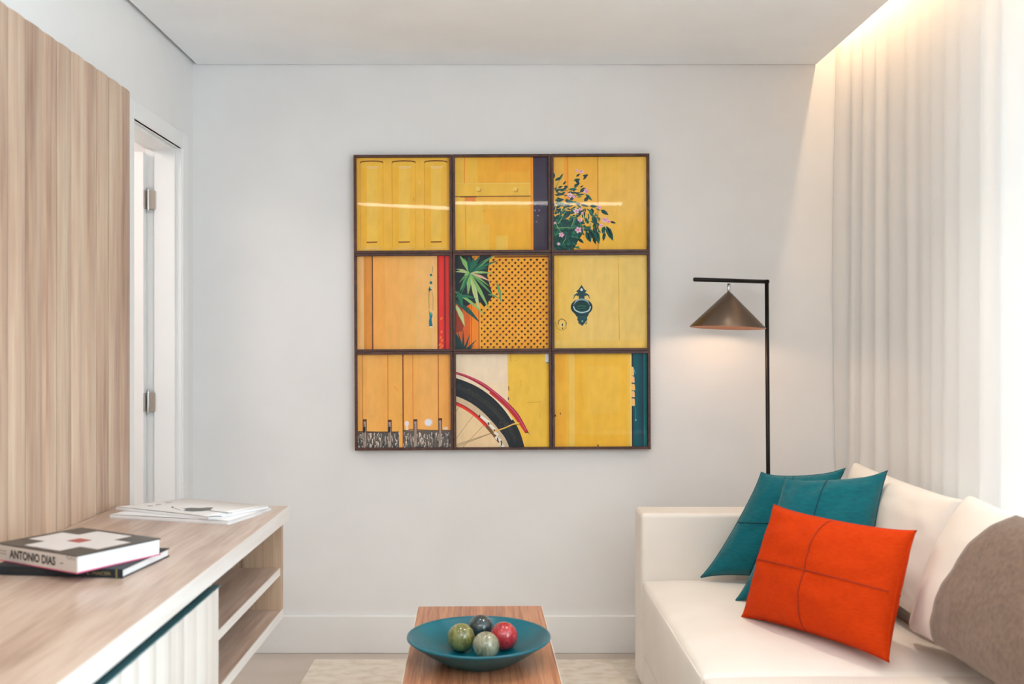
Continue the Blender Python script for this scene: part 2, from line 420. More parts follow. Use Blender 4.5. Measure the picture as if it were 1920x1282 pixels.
# ------------------------------------------------------------------ books and magazines on the console
def prism(name, corners, z0, z1, m, bev=0, par=None):
    c = sum((Vector((p[0], p[1], 0)) for p in corners), Vector())/4; c.z = z0
    bm = bmesh.new(); lo = [bm.verts.new((p[0]-c.x, p[1]-c.y, 0)) for p in corners]; hi = [bm.verts.new((p[0]-c.x, p[1]-c.y, z1-z0)) for p in corners]
    bm.faces.new(lo[::-1]); bm.faces.new(hi)
    for i in range(4): bm.faces.new((lo[i], lo[(i+1) % 4], hi[(i+1) % 4], hi[i]))
    if bev: bmesh.ops.bevel(bm, geom=bm.edges[:], offset=bev, segments=2, affect='EDGES', profile=.5)
    o = from_bm(name, bm, m, loc=c)
    if par: keep(o, par)
    return o
def inset(P, s_spine, s_other):
    """P: front(spine-right), right, back, left corners; spine edge is P0-P3"""
    P = [Vector((p[0], p[1], 0)) for p in P]
    u = (P[1]-P[0]).normalized(); v = (P[3]-P[0]).normalized()
    return [P[0]+u*s_spine+v*s_other, P[1]-u*s_other+v*s_other, P[2]-u*s_other-v*s_other, P[3]+u*s_spine-v*s_other]
def flatpoly(name, pts, m, par, dz=0):
    """flat print from world points"""
    o = mesh_obj(name, [Vector(p) for p in pts], [tuple(range(len(pts)))], m); return keep(o, par)

def text_mesh(name, body, m, par, origin, xdir, ydir, height, width, bold=.0, depth=0):
    cu = bpy.data.curves.new(name, 'FONT'); cu.body = body; cu.size = 1; cu.offset = bold; cu.resolution_u = 3
    t = bpy.data.objects.new('tmp', cu); COL.objects.link(t)
    me = bpy.data.meshes.new_from_object(t); bpy.data.objects.remove(t)
    xs = [v.co.x for v in me.vertices]; ys = [v.co.y for v in me.vertices]
    x0, x1, y0, y1 = min(xs), max(xs), min(ys), max(ys)
    xd = Vector(xdir).normalized(); yd = Vector(ydir).normalized(); og = Vector(origin)
    for v in me.vertices:
        v.co = og+xd*((v.co.x-x0)/(x1-x0)*width)+yd*((v.co.y-y0)/(y1-y0)*height)
    me.materials.clear(); me.materials.append(m)
    o = bpy.data.objects.new(name, me); COL.objects.link(o); return keep(o, par)

def book(name, P, z0, z1, label, m_cover, m_top, m_spine, m_page):
    c = sum((Vector((p[0], p[1], 0)) for p in P), Vector())/4
    bk = empty(name, (c.x, c.y, z0), label, 'book')
    t = .0025
    Pi = inset(P, .003, .003)
    prism('page_block', Pi, z0+t, z1-t, m_page, 0, bk)
    prism('cover', P, z0, z0+t, m_cover, 0, bk)
    prism('cover', P, z1-t, z1, m_top, .0005, bk)
    Ps = [Vector((p[0], p[1], 0)) for p in P]; u = (Ps[1]-Ps[0]).normalized()
    prism('spine', [Ps[0], Ps[0]+u*.003, Ps[3]+u*.003, Ps[3]], z0+t, z1-t, m_spine, 0, bk)
    return bk
# top book
A0 = Vector((-.968, 2.300, 0)); du = Vector((.50, .866, 0)).normalized(); dv = Vector((-du.y, du.x, 0))
B = [A0, A0+du*.245, A0+du*.245+dv*.305, A0+dv*.305]
M_bktop = mat('charcoal_book_cover', (62, 60, 60), .35)
M_spw = mat('pale_grey_spine', (206, 200, 196), .5)
M_pink = mat('magenta_book_cover', (206, 90, 130), .5)
bk = book('hardback_book', B, .8255, .867, 'thick grey hardback with a white cross on its cover, on top of the book stack', M_pink, M_bktop, M_spw, M_paper)
Zt = .8672
def bp_(a, b): # a along du (page edge), b along dv (spine)
    p = A0+du*(.245*a)+dv*(.305*b); return (p.x, p.y, Zt)
g0, g1, h0, h1 = .30, .70, .07, .93
cross = [(g0, h0), (g1, h0), (g1, .28), (h1, .28), (h1, .72), (g1, .72), (g1, h1), (g0, h1), (g0, .72), (h0, .72), (h0, .28), (g0, .28)]
M_cw = mat('white_cover_print', (222, 220, 222), .4); M_cr = mat('red_cover_print', (172, 78, 74), .4)
flatpoly('cover_print', [bp_(*q) for q in cross], M_cw, bk)
Zt = .8674
flatpoly('cover_print', [bp_(*q) for q in ((.42, .42), (.58, .42), (.58, .58), (.42, .58))], M_cr, bk)
ns = -du*.0005
def sp(b, z): # spine point: b metres leftwards from the right end
    p = A0+dv*b+ns; return Vector((p.x, p.y, z))
text_mesh('lettering', 'ANTONIO DIAS', M_ink, bk, sp(.250, .836), -dv, (0, 0, 1), .021, .173, .03)
for zz in (.8435, .8505):
    a, b = sp(.303, zz), sp(.262, zz)
    flatpoly('spine_print', [a, b, b+Vector((0, 0, .0012)), a+Vector((0, 0, .0012))], M_dark, bk)
text_mesh('lettering', '~•', M_dark, bk, sp(.061, .842), -dv, (0, 0, 1), .005, .011, .01)
text_mesh('lettering', 'GG', mat('grey_ink', (130, 128, 126), .5), bk, sp(.036, .856), -dv, (0, 0, 1), .0095, .028, 0)
# lower book
C0 = Vector((-.882, 2.350, 0)); eu = Vector((.03, .25, 0)).normalized(); ev = Vector((-eu.y, eu.x, 0))
M_navy = mat('dark_navy_book_cloth', (10, 26, 36), .55); M_gold = mat('faded_gold_print', (150, 132, 84), .5)
Bq = [C0, C0+eu*.25, C0+eu*.25+ev*.33, C0+ev*.33]
b2 = book('hardback_book', Bq, .8035, .825, 'dark navy hardback with faint gold spine lettering, underneath the grey book', M_navy, M_navy, M_navy, M_paper)
n2 = -eu*.0005
def sq(b, z): p = C0+ev*b+n2; return Vector((p.x, p.y, z))
text_mesh('lettering', 'L. MACEK', M_gold, b2, sq(.088, .8105), -ev, (0, 0, 1), .0075, .060, 0)
text_mesh('lettering', 'TERUSTY MO', mat('dim_gold_print', (52, 50, 40), .5), b2, sq(.285, .8105), -ev, (0, 0, 1), .0075, .09, 0)
a, b = sq(.016, .804), sq(.013, .804)
flatpoly('spine_print', [a, b, b+Vector((0, 0, .0205)), a+Vector((0, 0, .0205))], M_gold, b2)

# magazines
def magazine(name, P, z0, z1, label, sheets=3):
    c = sum((Vector((p[0], p[1], 0)) for p in P), Vector())/4
    mg = empty(name, (c.x, c.y, z0), label, 'magazine')
    Pp = [Vector((p[0], p[1], 0)) for p in P]
    # folded spine along P0-P3 (left fold)
    n = 8; h = (z1-z0)/2; V = []; Fc = []
    v = (Pp[1]-Pp[0]).normalized()
    prism('page_block', [Pp[0]+v*.004, Pp[1]-v*.003, Pp[2]-v*.003, Pp[3]+v*.004], z0+.0012, z1-.0012, M_paper, .0006, mg)
    prof = []
    prof.append((Pp[1], Pp[2], z0)); 
    for k in range(n+1):
        a = -PI/2-PI*k/n
        off = v*(h*math.cos(a)) ; zz = z0+h+h*math.sin(a)
        if k == n: zz = z1
        prof.append((Pp[0]+v*h+off, Pp[3]+v*h+off, zz))
    m_ = 10
    for k in range(1, m_+1):
        t = k/m_; prof.append((Pp[0].lerp(Pp[1], t), Pp[3].lerp(Pp[2], t), z1+.0012*math.sin(PI*t)))
    for (a, b, z) in prof: V += [(a.x, a.y, z), (b.x, b.y, z)]
    for i in range(len(prof)-1): Fc.append((2*i, 2*i+1, 2*i+3, 2*i+2))
    o = mesh_obj('cover', V, Fc, M_paper, smooth=True); keep(o, mg)
    so = o.modifiers.new('s', 'SOLIDIFY'); so.thickness = .0006
    return mg
magazine('magazine', [(-1.235, 3.185), (-.822, 3.062), (-.748, 3.325), (-1.165, 3.405)], .8034, .8145, 'white folded magazine lying flat under the one with the drawing', 3)
mg = magazine('magazine', [(-1.245, 3.262), (-.885, 3.072), (-.748, 3.282), (-1.075, 3.445)], .8164, .8262, 'white magazine with a grey insect wing drawing on its cover, topmost at console end')
def mp_(x, y): return onz(180+x/5.647, 920+y/5.647, .8284)
M_wing = mat('grey_drawing_ink', (112, 114, 114), .6); M_line = mat('light_grey_ink', (160, 162, 164), .6)
flatpoly('drawing', [mp_(*q) for q in ((878, 172), (930, 186), (1000, 178), (1100, 182), (1180, 174), (1242, 176), (1205, 204), (1120, 214), (1020, 218), (920, 210), (955, 198))], M_wing, mg)
flatpoly('drawing', [mp_(*q) for q in ((1200, 204), (1440, 234), (1440, 240), (1196, 211))], M_line, mg)
flatpoly('drawing', [mp_(*q) for q in ((800, 166), (816, 166), (822, 176), (812, 182), (798, 178))], M_wing, mg)
flatpoly('drawing', [mp_(*q) for q in ((826, 178), (900, 204), (896, 208), (824, 184))], M_line, mg)
flatpoly('lettering', [mp_(*q) for q in ((630, 144), (690, 140), (692, 146), (634, 150))], M_line, mg)
flatpoly('lettering', [mp_(*q) for q in ((545, 158), (600, 154), (602, 160), (548, 165))], M_line, mg)
flatpoly('lettering', [mp_(*q) for q in ((735, 124), (800, 120), (800, 124), (738, 128))], M_line, mg)
flatpoly('lettering', [mp_(*q) for q in ((1200, 268), (1330, 268), (1330, 276), (1200, 276))], M_wing, mg)

# ------------------------------------------------------------------ nine framed photographs
PMAT = {}
def pm(rgb):
    g = sum(rgb)/3; rgb = [max(0, (g+(c-g)*1.06)*1.07) for c in rgb]; k = min(1, 253/max(rgb)); rgb = tuple(int(c*k) for c in rgb)
    if rgb not in PMAT:
        PMAT[rgb] = mat('photo_print_ink', rgb, .55, spec=.2, noise=(tuple(max(0, int(c*.965)-2) for c in rgb), (30, 30, 12), 4, .35, .7))
    return PMAT[rgb]
class Print:
    def __init__(s, cx, cy, base): s.cx, s.cy = cx, cy; s.P = []; s.rect(-9999, -9999, 9999, 9999, base)
    def clip(s, pts):
        R = 592
        for ax, sg in ((0, -1), (0, 1), (1, -1), (1, 1)):
            c = (s.cx, s.cy)[ax]+sg*R; out = []
            for i in range(len(pts)):
                p, q = pts[i-1], pts[i]; pi = (p[ax]-c)*sg <= 0; qi = (q[ax]-c)*sg <= 0
                if pi != qi:
                    t = (c-p[ax])/(q[ax]-p[ax]); out.append((p[0]+(q[0]-p[0])*t, p[1]+(q[1]-p[1])*t))
                if qi: out.append(q)
            pts = out
            if len(pts) < 3: return []
        return pts
    def poly(s, pts, col, up=1):
        pts = s.clip(list(pts))
        if len(pts) >= 3: s.P.append((pts, col, up))
    def rect(s, x0, y0, x1, y1, col, up=1): s.poly([(x0, y0), (x1, y0), (x1, y1), (x0, y1)], col, up)
    def line(s, pts, wd, col, w2=None, up=1):
        """polyline with width wd, tapering to w2, one strip of quads on one level"""
        n = len(pts); L_ = []
        for i, p in enumerate(pts):
            a = pts[max(0, i-1)]; b = pts[min(n-1, i+1)]; dx, dy = b[0]-a[0], b[1]-a[1]; l = math.hypot(dx, dy) or 1
            ww = (wd+((w2 if w2 is not None else wd)-wd)*i/(n-1))/2
            L_.append(((p[0]-dy/l*ww, p[1]+dx/l*ww), (p[0]+dy/l*ww, p[1]-dx/l*ww)))
        for i in range(n-1):
            s.poly([L_[i][0], L_[i+1][0], L_[i+1][1], L_[i][1]], col, up if i == 0 else 0)
    def disc(s, x, y, rx, ry, col, rot=0, n=12, up=1):
        s.poly([(x+rx*math.cos(t)*math.cos(rot)-ry*math.sin(t)*math.sin(rot), y+rx*math.cos(t)*math.sin(rot)+ry*math.sin(t)*math.cos(rot)) for t in [2*PI*k/n for k in range(n)]], col, up)
    def leaf(s, x, y, ln, wd, rot, col, up=1):
        c, q = math.cos(rot), math.sin(rot)
        pts = [(0, 0), (ln*.3, -wd/2), (ln*.65, -wd*.42), (ln, 0), (ln*.65, wd*.42), (ln*.3, wd/2)]
        s.poly([(x+a*c-b*q, y+a*q+b*c) for a, b in pts], col, up)
    def build(s, parent):
        V = []; Fc = []; mats = []; mi = []; lv = 0; K_ = 190/1282/426.4
        for pts, col, up in s.P:
            lv += up
            b = len(V); V += [((x-s.cx)*K_, -lv*.000012, -(y-s.cy)*K_) for x, y in pts]
            Fc.append(tuple(range(b, b+len(pts))[::-1]))
            m = pm(col)
            if m not in mats: mats.append(m)
            mi.append(mats.index(m))
        o = mesh_obj('print', V, Fc, None, parent, mats=mats, fmat=mi); o.location = (0, .017, 0)
        return o
def curve(pts, n=8):
    out = []
    for i in range(len(pts)-1):
        p0 = pts[max(0, i-1)]; p1 = pts[i]; p2 = pts[i+1]; p3 = pts[min(len(pts)-1, i+2)]
        for k in range(n):
            t = k/n
            out.append(tuple(.5*((2*p1[a])+(-p0[a]+p2[a])*t+(2*p0[a]-5*p1[a]+4*p2[a]-p3[a])*t*t+(-p0[a]+3*p1[a]-3*p2[a]+p3[a])*t**3) for a in (0, 1)))
    return out+[pts[-1]]

prints = {}
# 1 raised yellow door panels
p = Print(647, 645, (242, 190, 72))
p.rect(0, 0, 100, 1282, (240, 178, 66))
for x0, x1 in ((105, 392), (508, 803), (918, 1205)):
    p.rect(x0, 105, x1, 1195, (244, 194, 76)); p.rect(x0+6, 180, x0+82, 1190, (236, 182, 60)); p.rect(x1-78, 180, x1-6, 1190, (238, 186, 68))
    p.rect(x0+82, 200, x1-75, 1112, (244, 199, 86)); p.poly([(x0+75, 160), (x1-50, 160), (x1-70, 196), (x0+92, 196)], (255, 212, 134))
    p.line([(x0, 122), (x0+8, 106), (x0+60, 98), ((x0+x1)/2, 95), (x1-60, 98), (x1-8, 106), (x1, 120)], 15, (122, 62, 16))
    p.rect(x0-6, 120, x0+4, 1190, (212, 156, 46)); p.rect(x1-4, 120, x1+5, 1190, (222, 168, 56))
    p.poly([(x0+70, 1114), (x1-70, 1112), (x1-82, 1130), (x0+82, 1132)], (146, 84, 26))
    p.poly([(x0+25, 1192), (x1-25, 1188), (x1-60, 1208), (x0+60, 1210)], (255, 208, 128))
p.line([(850, 345), (862, 395)], 14, (252, 214, 140)); p.line([(780, 560), (776, 600)], 7, (200, 140, 46))
prints[(0, 0)] = p
# 2 yellow door with batten, dark strip
p = Print(652, 640, (248, 194, 66))
p.rect(0, 0, 185, 1282, (246, 196, 78)); p.rect(345, 0, 1030, 372, (247, 184, 56)); p.rect(620, 60, 1020, 230, (247, 176, 48)); p.rect(190, 100, 350, 372, (248, 196, 74))
p.rect(60, 600, 420, 900, (248, 200, 80)); p.rect(420, 700, 1020, 1232, (250, 190, 60)); p.rect(210, 900, 500, 1232, (247, 200, 84)); p.rect(570, 1040, 730, 1232, (248, 202, 90))
p.line([(185, 45), (182, 385)], 12, (228, 142, 40)); p.line([(190, 560), (196, 900), (196, 1240)], 10, (226, 158, 50))
p.rect(0, 382, 1050, 538, (242, 194, 74)); p.line([(50, 384), (1050, 380)], 8, (254, 218, 118)); p.line([(50, 545), (1045, 543)], 11, (112, 62, 20))
p.rect(186, 552, 320, 606, (226, 136, 56)); p.rect(130, 548, 340, 556, (96, 50, 20)); p.rect(330, 556, 1030, 590, (248, 186, 70))
for kx, ky in ((357, 452), (823, 455)):
    p.disc(kx+7, ky+10, 32, 30, (186, 126, 34)); p.disc(kx, ky, 30, 30, (250, 210, 96)); p.disc(kx-3, ky-10, 18, 13, (255, 226, 140))
p.rect(1018, 0, 1036, 1282, (244, 152, 40)); p.rect(1036, 0, 1052, 1282, (250, 166, 40)); p.rect(1052, 0, 1260, 1282, (60, 50, 70)); p.rect(1225, 0, 1260, 1282, (28, 24, 36)); p.rect(1052, 780, 1190, 1180, (66, 58, 70))
for x, y in ((1070, 650), (1075, 725), (1125, 722), (1168, 650), (1092, 868), (1110, 790)): p.disc(x, y, 13, 7, (146, 134, 150), rnd.random()*3)
p.line([(410, 728), (440, 728)], 7, (196, 134, 40))
prints[(1, 0)] = p
# 3 flowering bush in front of yellow boards
p = Print(632, 640, (250, 200, 84))
p.rect(0, 0, 225, 1282, (248, 192, 78)); p.rect(225, 0, 600, 1282, (249, 190, 68)); p.rect(860, 0, 1300, 1282, (251, 202, 90))
p.rect(180, 0, 226, 1282, (240, 166, 50)); p.rect(220, 0, 232, 700, (222, 132, 38)); p.rect(601, 0, 611, 1282, (190, 106, 26)); p.rect(843, 0, 850, 1282, (238, 184, 66)); p.rect(300, 1140, 600, 1282, (244, 178, 66))
G = [(12, 74, 70), (8, 62, 62), (22, 92, 78), (14, 54, 52), (46, 120, 88), (92, 160, 108)]
p.poly([(30, 820), (120, 780), (220, 860), (330, 830), (400, 900), (420, 1010), (340, 1130), (290, 1230), (30, 1250)], (10, 60, 58))
R2 = random.Random(3)
for _ in range(260):
    t = R2.random(); x = 40+R2.random()**1.4*360; y = 620+R2.random()**.8*620
    if x > 330 and y > 1100: continue
    p.leaf(x, y, R2.uniform(40, 90), R2.uniform(16, 30), R2.uniform(-PI, PI), R2.choice(G[:5]), up=1 if _ % 8 == 0 else 0)
for x, y, l, w_, r_ in ((50, 250, 70, 26, 1.6), (60, 350, 90, 26, -.5), (110, 350, 100, 24, -1.0), (100, 440, 60, 20, -.3), (60, 470, 110, 26, -.1), (130, 490, 110, 26, -.6), (230, 460, 110, 26, 0), (300, 420, 80, 26, -.4), (330, 300, 60, 20, -.6), (300, 350, 80, 30, -.2), (330, 340, 60, 34, .9), (420, 340, 90, 24, -.9), (410, 290, 70, 18, -.1), (380, 440, 50, 14, -.6), (250, 505, 110, 18, 0), (320, 535, 110, 22, -.1), (340, 560, 60, 14, -.1), (380, 500, 80, 34, -.8), (420, 480, 60, 34, -.3), (450, 520, 110, 30, .8), (430, 615, 80, 36, -.8), (90, 520, 90, 30, 0), (60, 600, 110, 40, -.1), (190, 620, 90, 34, -.1), (260, 600, 70, 30, -.9), (380, 650, 110, 26, .25), (500, 670, 90, 32, .1), (640, 720, 110, 40, .6), (530, 700, 90, 50, 1.7), (540, 780, 150, 50, 1.3), (450, 820, 80, 40, 1.2), (560, 880, 110, 40, 1.5), (640, 840, 60, 14, -2.7), (690, 930, 90, 44, 1.9), (710, 925, 190, 58, 1.15), (690, 1000, 110, 34, 1.75), (540, 960, 180, 60, 1.2), (480, 960, 170, 46, 1.0), (420, 980, 100, 50, -.4), (460, 1000, 130, 56, 1.2), (580, 980, 160, 52, 1.35), (440, 700, 90, 14, 2.2), (760, 870, 70, 22, .3), (540, 1080, 80, 26, 1.1), (350, 1080, 90, 30, .7), (380, 880, 60, 30, .2), (250, 760, 100, 44, -.4), (160, 820, 110, 40, -.5)):
    p.leaf(x, y, l*1.1, w_*1.25, r_, R2.choice(G[:4])); p.leaf(x+4, y-2, l*.8, w_*.25, r_, R2.choice(G[4:5]), 0)
for _ in range(90):
    x, y = (R2.uniform(50, 330), R2.uniform(400, 720)) if _ % 2 else (R2.uniform(370, 610), R2.uniform(700, 1030))
    p.leaf(x, y, R2.uniform(40, 75), R2.uniform(13, 24), R2.uniform(-.9, .5) if _ % 2 else R2.uniform(.3, 1.9), R2.choice(G[:5]), 1 if _ % 8 == 0 else 0)
for a in (((100, 900), (160, 800), (220, 690)), ((60, 870), (110, 960), (150, 1040)), ((270, 930), (300, 850), (330, 780)), ((80, 950), (200, 945), (290, 950)), ((460, 820), (500, 880), (540, 930)), ((160, 1140), (190, 1090), (200, 1040)), ((80, 430), (100, 380), (160, 280))): p.line(a, 11, (120, 168, 104), 5)
p.rect(50, 640, 560, 672, (84, 176, 108), 1) if False else None
for x, y, q in ((340, 225, 20), (400, 238, 26), (455, 482, 34), (250, 535, 36), (300, 555, 22), (330, 735, 38), (385, 712, 24), (622, 690, 26), (690, 850, 38), (735, 868, 26), (645, 920, 24), (380, 850, 30), (355, 975, 44), (142, 1035, 36), (105, 1150, 22), (60, 885, 20), (408, 760, 16)):
    for k in range(5):
        an = k*2*PI/5+x; p.disc(x+q*.55*math.cos(an), y+q*.5*math.sin(an), q*.5, q*.36, R2.choice(((240, 190, 214), (232, 160, 196), (246, 214, 226))), an, 8, up=1 if k == 0 else 0)
    p.disc(x, y, q*.2, q*.2, (206, 70, 130), 0, 8)
prints[(2, 0)] = p
# 4 ochre door, red edge
p = Print(653, 638, (241, 184, 104))
p.rect(0, 0, 110, 1282, (232, 166, 88)); p.rect(106, 0, 146, 1282, (246, 196, 130)); p.rect(80, 0, 104, 1282, (240, 184, 112)); p.rect(148, 0, 250, 1282, (212, 142, 60)); p.rect(165, 0, 180, 1282, (204, 130, 52)); p.rect(240, 0, 254, 1282, (196, 130, 84)); p.rect(253, 0, 266, 1282, (92, 44, 20))
p.rect(266, 0, 420, 1282, (236, 170, 88)); p.rect(420, 0, 600, 1282, (239, 178, 98)); p.rect(800, 0, 1080, 1282, (243, 190, 116)); p.rect(1012, 0, 1030, 1282, (248, 196, 140))
p.poly([(985, 280), (1010, 270), (1018, 300), (990, 306)], (10, 110, 120)); p.poly([(978, 395), (995, 365), (1015, 375), (1016, 405), (985, 402)], (8, 100, 116))
p.poly([(968, 470), (980, 430), (990, 460), (1015, 480), (985, 490), (975, 525)], (14, 90, 96)); p.line([(1022, 180), (1018, 260)], 6, (120, 120, 60)); p.line([(975, 520), (970, 600), (975, 720)], 7, (110, 130, 80)); p.line([(1010, 490), (1025, 560), (1022, 740)], 6, (150, 140, 90))
p.poly([(968, 725), (990, 780), (1012, 765), (1018, 800), (1005, 850), (1018, 935), (972, 940), (970, 870), (980, 830)], (8, 112, 140)); p.disc(1000, 780, 12, 20, (60, 170, 140)); p.disc(1000, 320, 10, 14, (190, 210, 160)); p.disc(1000, 440, 12, 22, (190, 200, 150)); p.line([(975, 945), (1015, 950)], 12, (240, 230, 190))
p.rect(1078, 0, 1260, 1282, (206, 48, 42)); p.rect(1080, 0, 1094, 1282, (96, 26, 28)); p.rect(1110, 0, 1150, 1282, (220, 54, 46)); p.rect(1164, 0, 1184, 1282, (126, 26, 40)); p.rect(1205, 0, 1225, 1282, (216, 62, 52)); p.rect(1235, 0, 1260, 1282, (150, 26, 36))
for x, y in ((1130, 1010), (1120, 1080), (1135, 1120), (1110, 1170), (1135, 1190), (1115, 1215), (1130, 840)): p.disc(x, y, 14, 24, (240, 120, 60), R2.random(), 7)
prints[(0, 1)] = p
# 5 lattice with palm leaves
p = Print(656, 637, (248, 180, 58))
p.rect(385, 40, 1300, 62, (252, 186, 70)); p.rect(560, 56, 1300, 74, (120, 60, 20))
pr_ = 39.4; r_ = 0
for row in range(30):
    y = 102+row*pr_; off = 39.3 if row % 2 else 0
    x = 392+off
    while x < 1260:
        if not (y < 700 and x < 470):
            q = 0 if (r_ % 40) else 1; r_ += 1
            s_ = 15+2.5*math.sin(x*.01+y*.02)
            p.poly([(x+s_, y-s_*1.5), (x+s_*1.8, y-s_*.6), (x-s_*.2, y+s_*1.7), (x-s_*1.2, y+s_*.8)], (226, 142, 40), 0 if not q else 1)
        x += 78.6
p.P[-1] = (p.P[-1][0], p.P[-1][1], 1)
r_ = 0
for row in range(30):
    y = 102+row*pr_; x = 392+(39.3 if row % 2 else 0)
    while x < 1260:
        if not (y < 700 and x < 470):
            s_ = 15+3*R2.random()
            p.poly([(x-s_, y+1), (x-2, y-s_), (x+s_, y-1), (x+3, y+s_)], R2.choice(((74, 34, 16), (60, 26, 16), (92, 44, 18))), 1 if r_ % 60 == 0 else 0); r_ += 1
        x += 78.6
p.rect(0, 0, 386, 1282, (236, 140, 40)); p.rect(0, 0, 252, 1282, (206, 98, 42)); p.rect(262, 640, 272, 1282, (180, 92, 36)); p.rect(366, 640, 386, 1282, (252, 188, 80)); p.rect(356, 640, 368, 1282, (170, 84, 30)); p.poly([(60, 700), (140, 640), (180, 900), (150, 1000), (60, 1020)], (150, 60, 36))
p.poly([(0, 0), (560, 0), (500, 90), (470, 300), (500, 420), (540, 560), (430, 700), (380, 640), (250, 660), (180, 700), (60, 640), (0, 640)], (30, 38, 44))
p.poly([(270, 40), (380, 40), (370, 90), (300, 110)], (236, 150, 40))
fan = [(560, 45, 44, 2), (610, 110, 34, 1), (540, 270, 30, 3), (480, 200, 30, 1), (515, 375, 34, 5), (420, 260, 20, 4), (500, 440, 22, 3), (560, 570, 30, 2), (500, 740, 46, 3), (375, 770, 60, 4), (350, 500, 24, 3), (225, 540, 56, 3), (120, 500, 44, 2), (60, 250, 30, 4), (110, 390, 30, 2), (70, 215, 24, 4), (180, 80, 44, 2), (120, 40, 50, 3), (240, 50, 60, 0), (380, 50, 50, 1), (310, 60, 40, 1), (440, 110, 34, 0), (180, 300, 50, 3), (130, 560, 30, 1)]
LC = [(22, 84, 74), (40, 112, 84), (96, 152, 96), (140, 186, 110), (190, 206, 146), (226, 184, 160)]
for i, (x, y, w_, c) in enumerate(fan):
    cx_, cy_ = 250, 270; mx_, my_ = (cx_+x)/2, (cy_+y)/2-12
    pts = curve([(cx_, cy_), (mx_, my_), (x, y)], 4); n_ = len(pts)
    p.line(pts[:n_//2+1], w_*.3, LC[c], w_); p.line(pts[n_//2:], w_, LC[c], 2, 0); p.line(pts, 3, LC[max(0, c-2)], 2, 0)
for a, b, w_, c in (((60, 500), (440, 800), 36, 3), ((60, 620), (370, 890), 60, 0), ((70, 680), (180, 940), 60, 4), ((60, 560), (330, 590), 40, 1), ((590, 400), (640, 640), 34, 2), ((480, 540), (620, 600), 20, 2), ((90, 500), (150, 700), 60, 1)):
    m__ = ((a[0]+b[0])/2+10, (a[1]+b[1])/2-14); pts = curve([a, m__, b], 4); n_ = len(pts)
    p.line(pts[:n_//2+1], w_*.5, LC[c], w_); p.line(pts[n_//2:], w_, LC[c], 2, 0)
for x, y in ((160, 980), (245, 1040), (330, 1110), (300, 1180), (90, 1000)): p.line([(150, 1290), ((150+x)/2+8, (1280+y)/2), (x, y)], 46, (18, 64, 62), 3)
p.poly([(60, 1000), (110, 1100), (150, 1240), (60, 1250)], (16, 54, 54))
prints[(1, 1)] = p
# 6 pale yellow door with knocker
p = Print(642, 633, (250, 215, 128))
p.rect(0, 0, 120, 1282, (242, 194, 84)); p.rect(120, 0, 250, 1282, (246, 205, 104)); p.rect(250, 0, 420, 1282, (249, 211, 118)); p.rect(884, 0, 1300, 1282, (251, 216, 128)); p.rect(866, 0, 880, 1282, (244, 200, 100)); p.line([(871, 150), (874, 500), (880, 1225)], 7, (214, 168, 76)); p.rect(0, 1120, 1300, 1282, (249, 210, 112), 1)
T1, T2, T3 = (34, 74, 80), (16, 46, 56), (120, 150, 156)
p.poly([(403, 418), (440, 478), (466, 492), (448, 520), (440, 560), (440, 600), (368, 600), (368, 560), (356, 520), (334, 500), (368, 474)], T1)
for sg in (-1, 1): p.line([(403+sg*36, 548), (403+sg*62, 538), (403+sg*88, 552), (403+sg*102, 598)], 40, T1, 4)
p.disc(403, 480, 17, 17, (236, 244, 246)); p.disc(403, 700, 138, 106, T2, 0, 28); p.disc(403, 686, 104, 92, T3, 0, 28); p.disc(403, 690, 98, 74, T2, 0, 28); p.disc(403, 700, 110, 66, T1, 0, 28); p.disc(403, 692, 92, 54, (18, 60, 58), 0, 28)
p.line([(320, 640), (345, 610), (403, 596), (462, 610), (490, 640)], 14, (150, 172, 178)); p.line(curve([(300, 690), (325, 740), (403, 768), (490, 745), (515, 690)]), 15, (176, 206, 208)); p.line([(345, 690), (403, 682), (460, 690)], 12, (46, 110, 90)); p.line([(350, 716), (450, 716)], 10, (40, 100, 84))
p.poly([(310, 780), (500, 780), (470, 835), (475, 862), (440, 905), (408, 940), (372, 905), (345, 855), (352, 835)], T1); p.rect(330, 792, 482, 806, T2); p.disc(410, 878, 11, 11, (150, 176, 180))
p.poly([(352, 880), (362, 908), (384, 922)], T2); p.poly([(474, 880), (460, 920), (444, 914)], T2)
p.line(curve([(70, 890), (90, 960), (150, 992), (215, 960)]), 5, (130, 104, 40)); p.line(curve([(105, 920), (115, 870), (155, 852), (200, 880), (205, 930)]), 9, (96, 84, 50)); p.disc(155, 920, 32, 32, (250, 224, 150)); p.disc(158, 922, 9, 20, (50, 42, 30)); p.disc(160, 968, 10, 12, (120, 90, 40)); p.line([(145, 835), (150, 855)], 6, (120, 100, 50)); p.line(curve([(210, 890), (205, 945), (180, 950)]), 5, (120, 100, 50))
prints[(2, 1)] = p
# 7 ochre boards over weathered wood
p = Print(657, 642, (247, 182, 96))
p.rect(180, 0, 330, 1282, (247, 186, 100)); p.rect(460, 0, 640, 1282, (247, 184, 94)); p.rect(655, 0, 765, 1282, (247, 180, 94)); p.rect(860, 0, 1085, 1282, (246, 184, 104)); p.rect(1140, 0, 1300, 1282, (242, 172, 86))
for x, w_, c in ((131, 9, (198, 120, 40)), (180, 4, (232, 164, 74)), (452, 12, (206, 130, 48)), (643, 15, (116, 52, 28)), (768, 9, (204, 122, 42)), (1090, 12, (180, 96, 34)), (1150, 5, (252, 200, 128)), (820, 5, (252, 196, 116))): p.rect(x-w_/2, 0, x+w_/2, 1282, c)
p.line([(535, 455), (560, 500), (595, 540)], 14, (222, 140, 60), 5); p.line([(575, 500), (590, 470)], 8, (226, 146, 66)); p.line([(615, 810), (620, 825)], 6, (190, 110, 50))
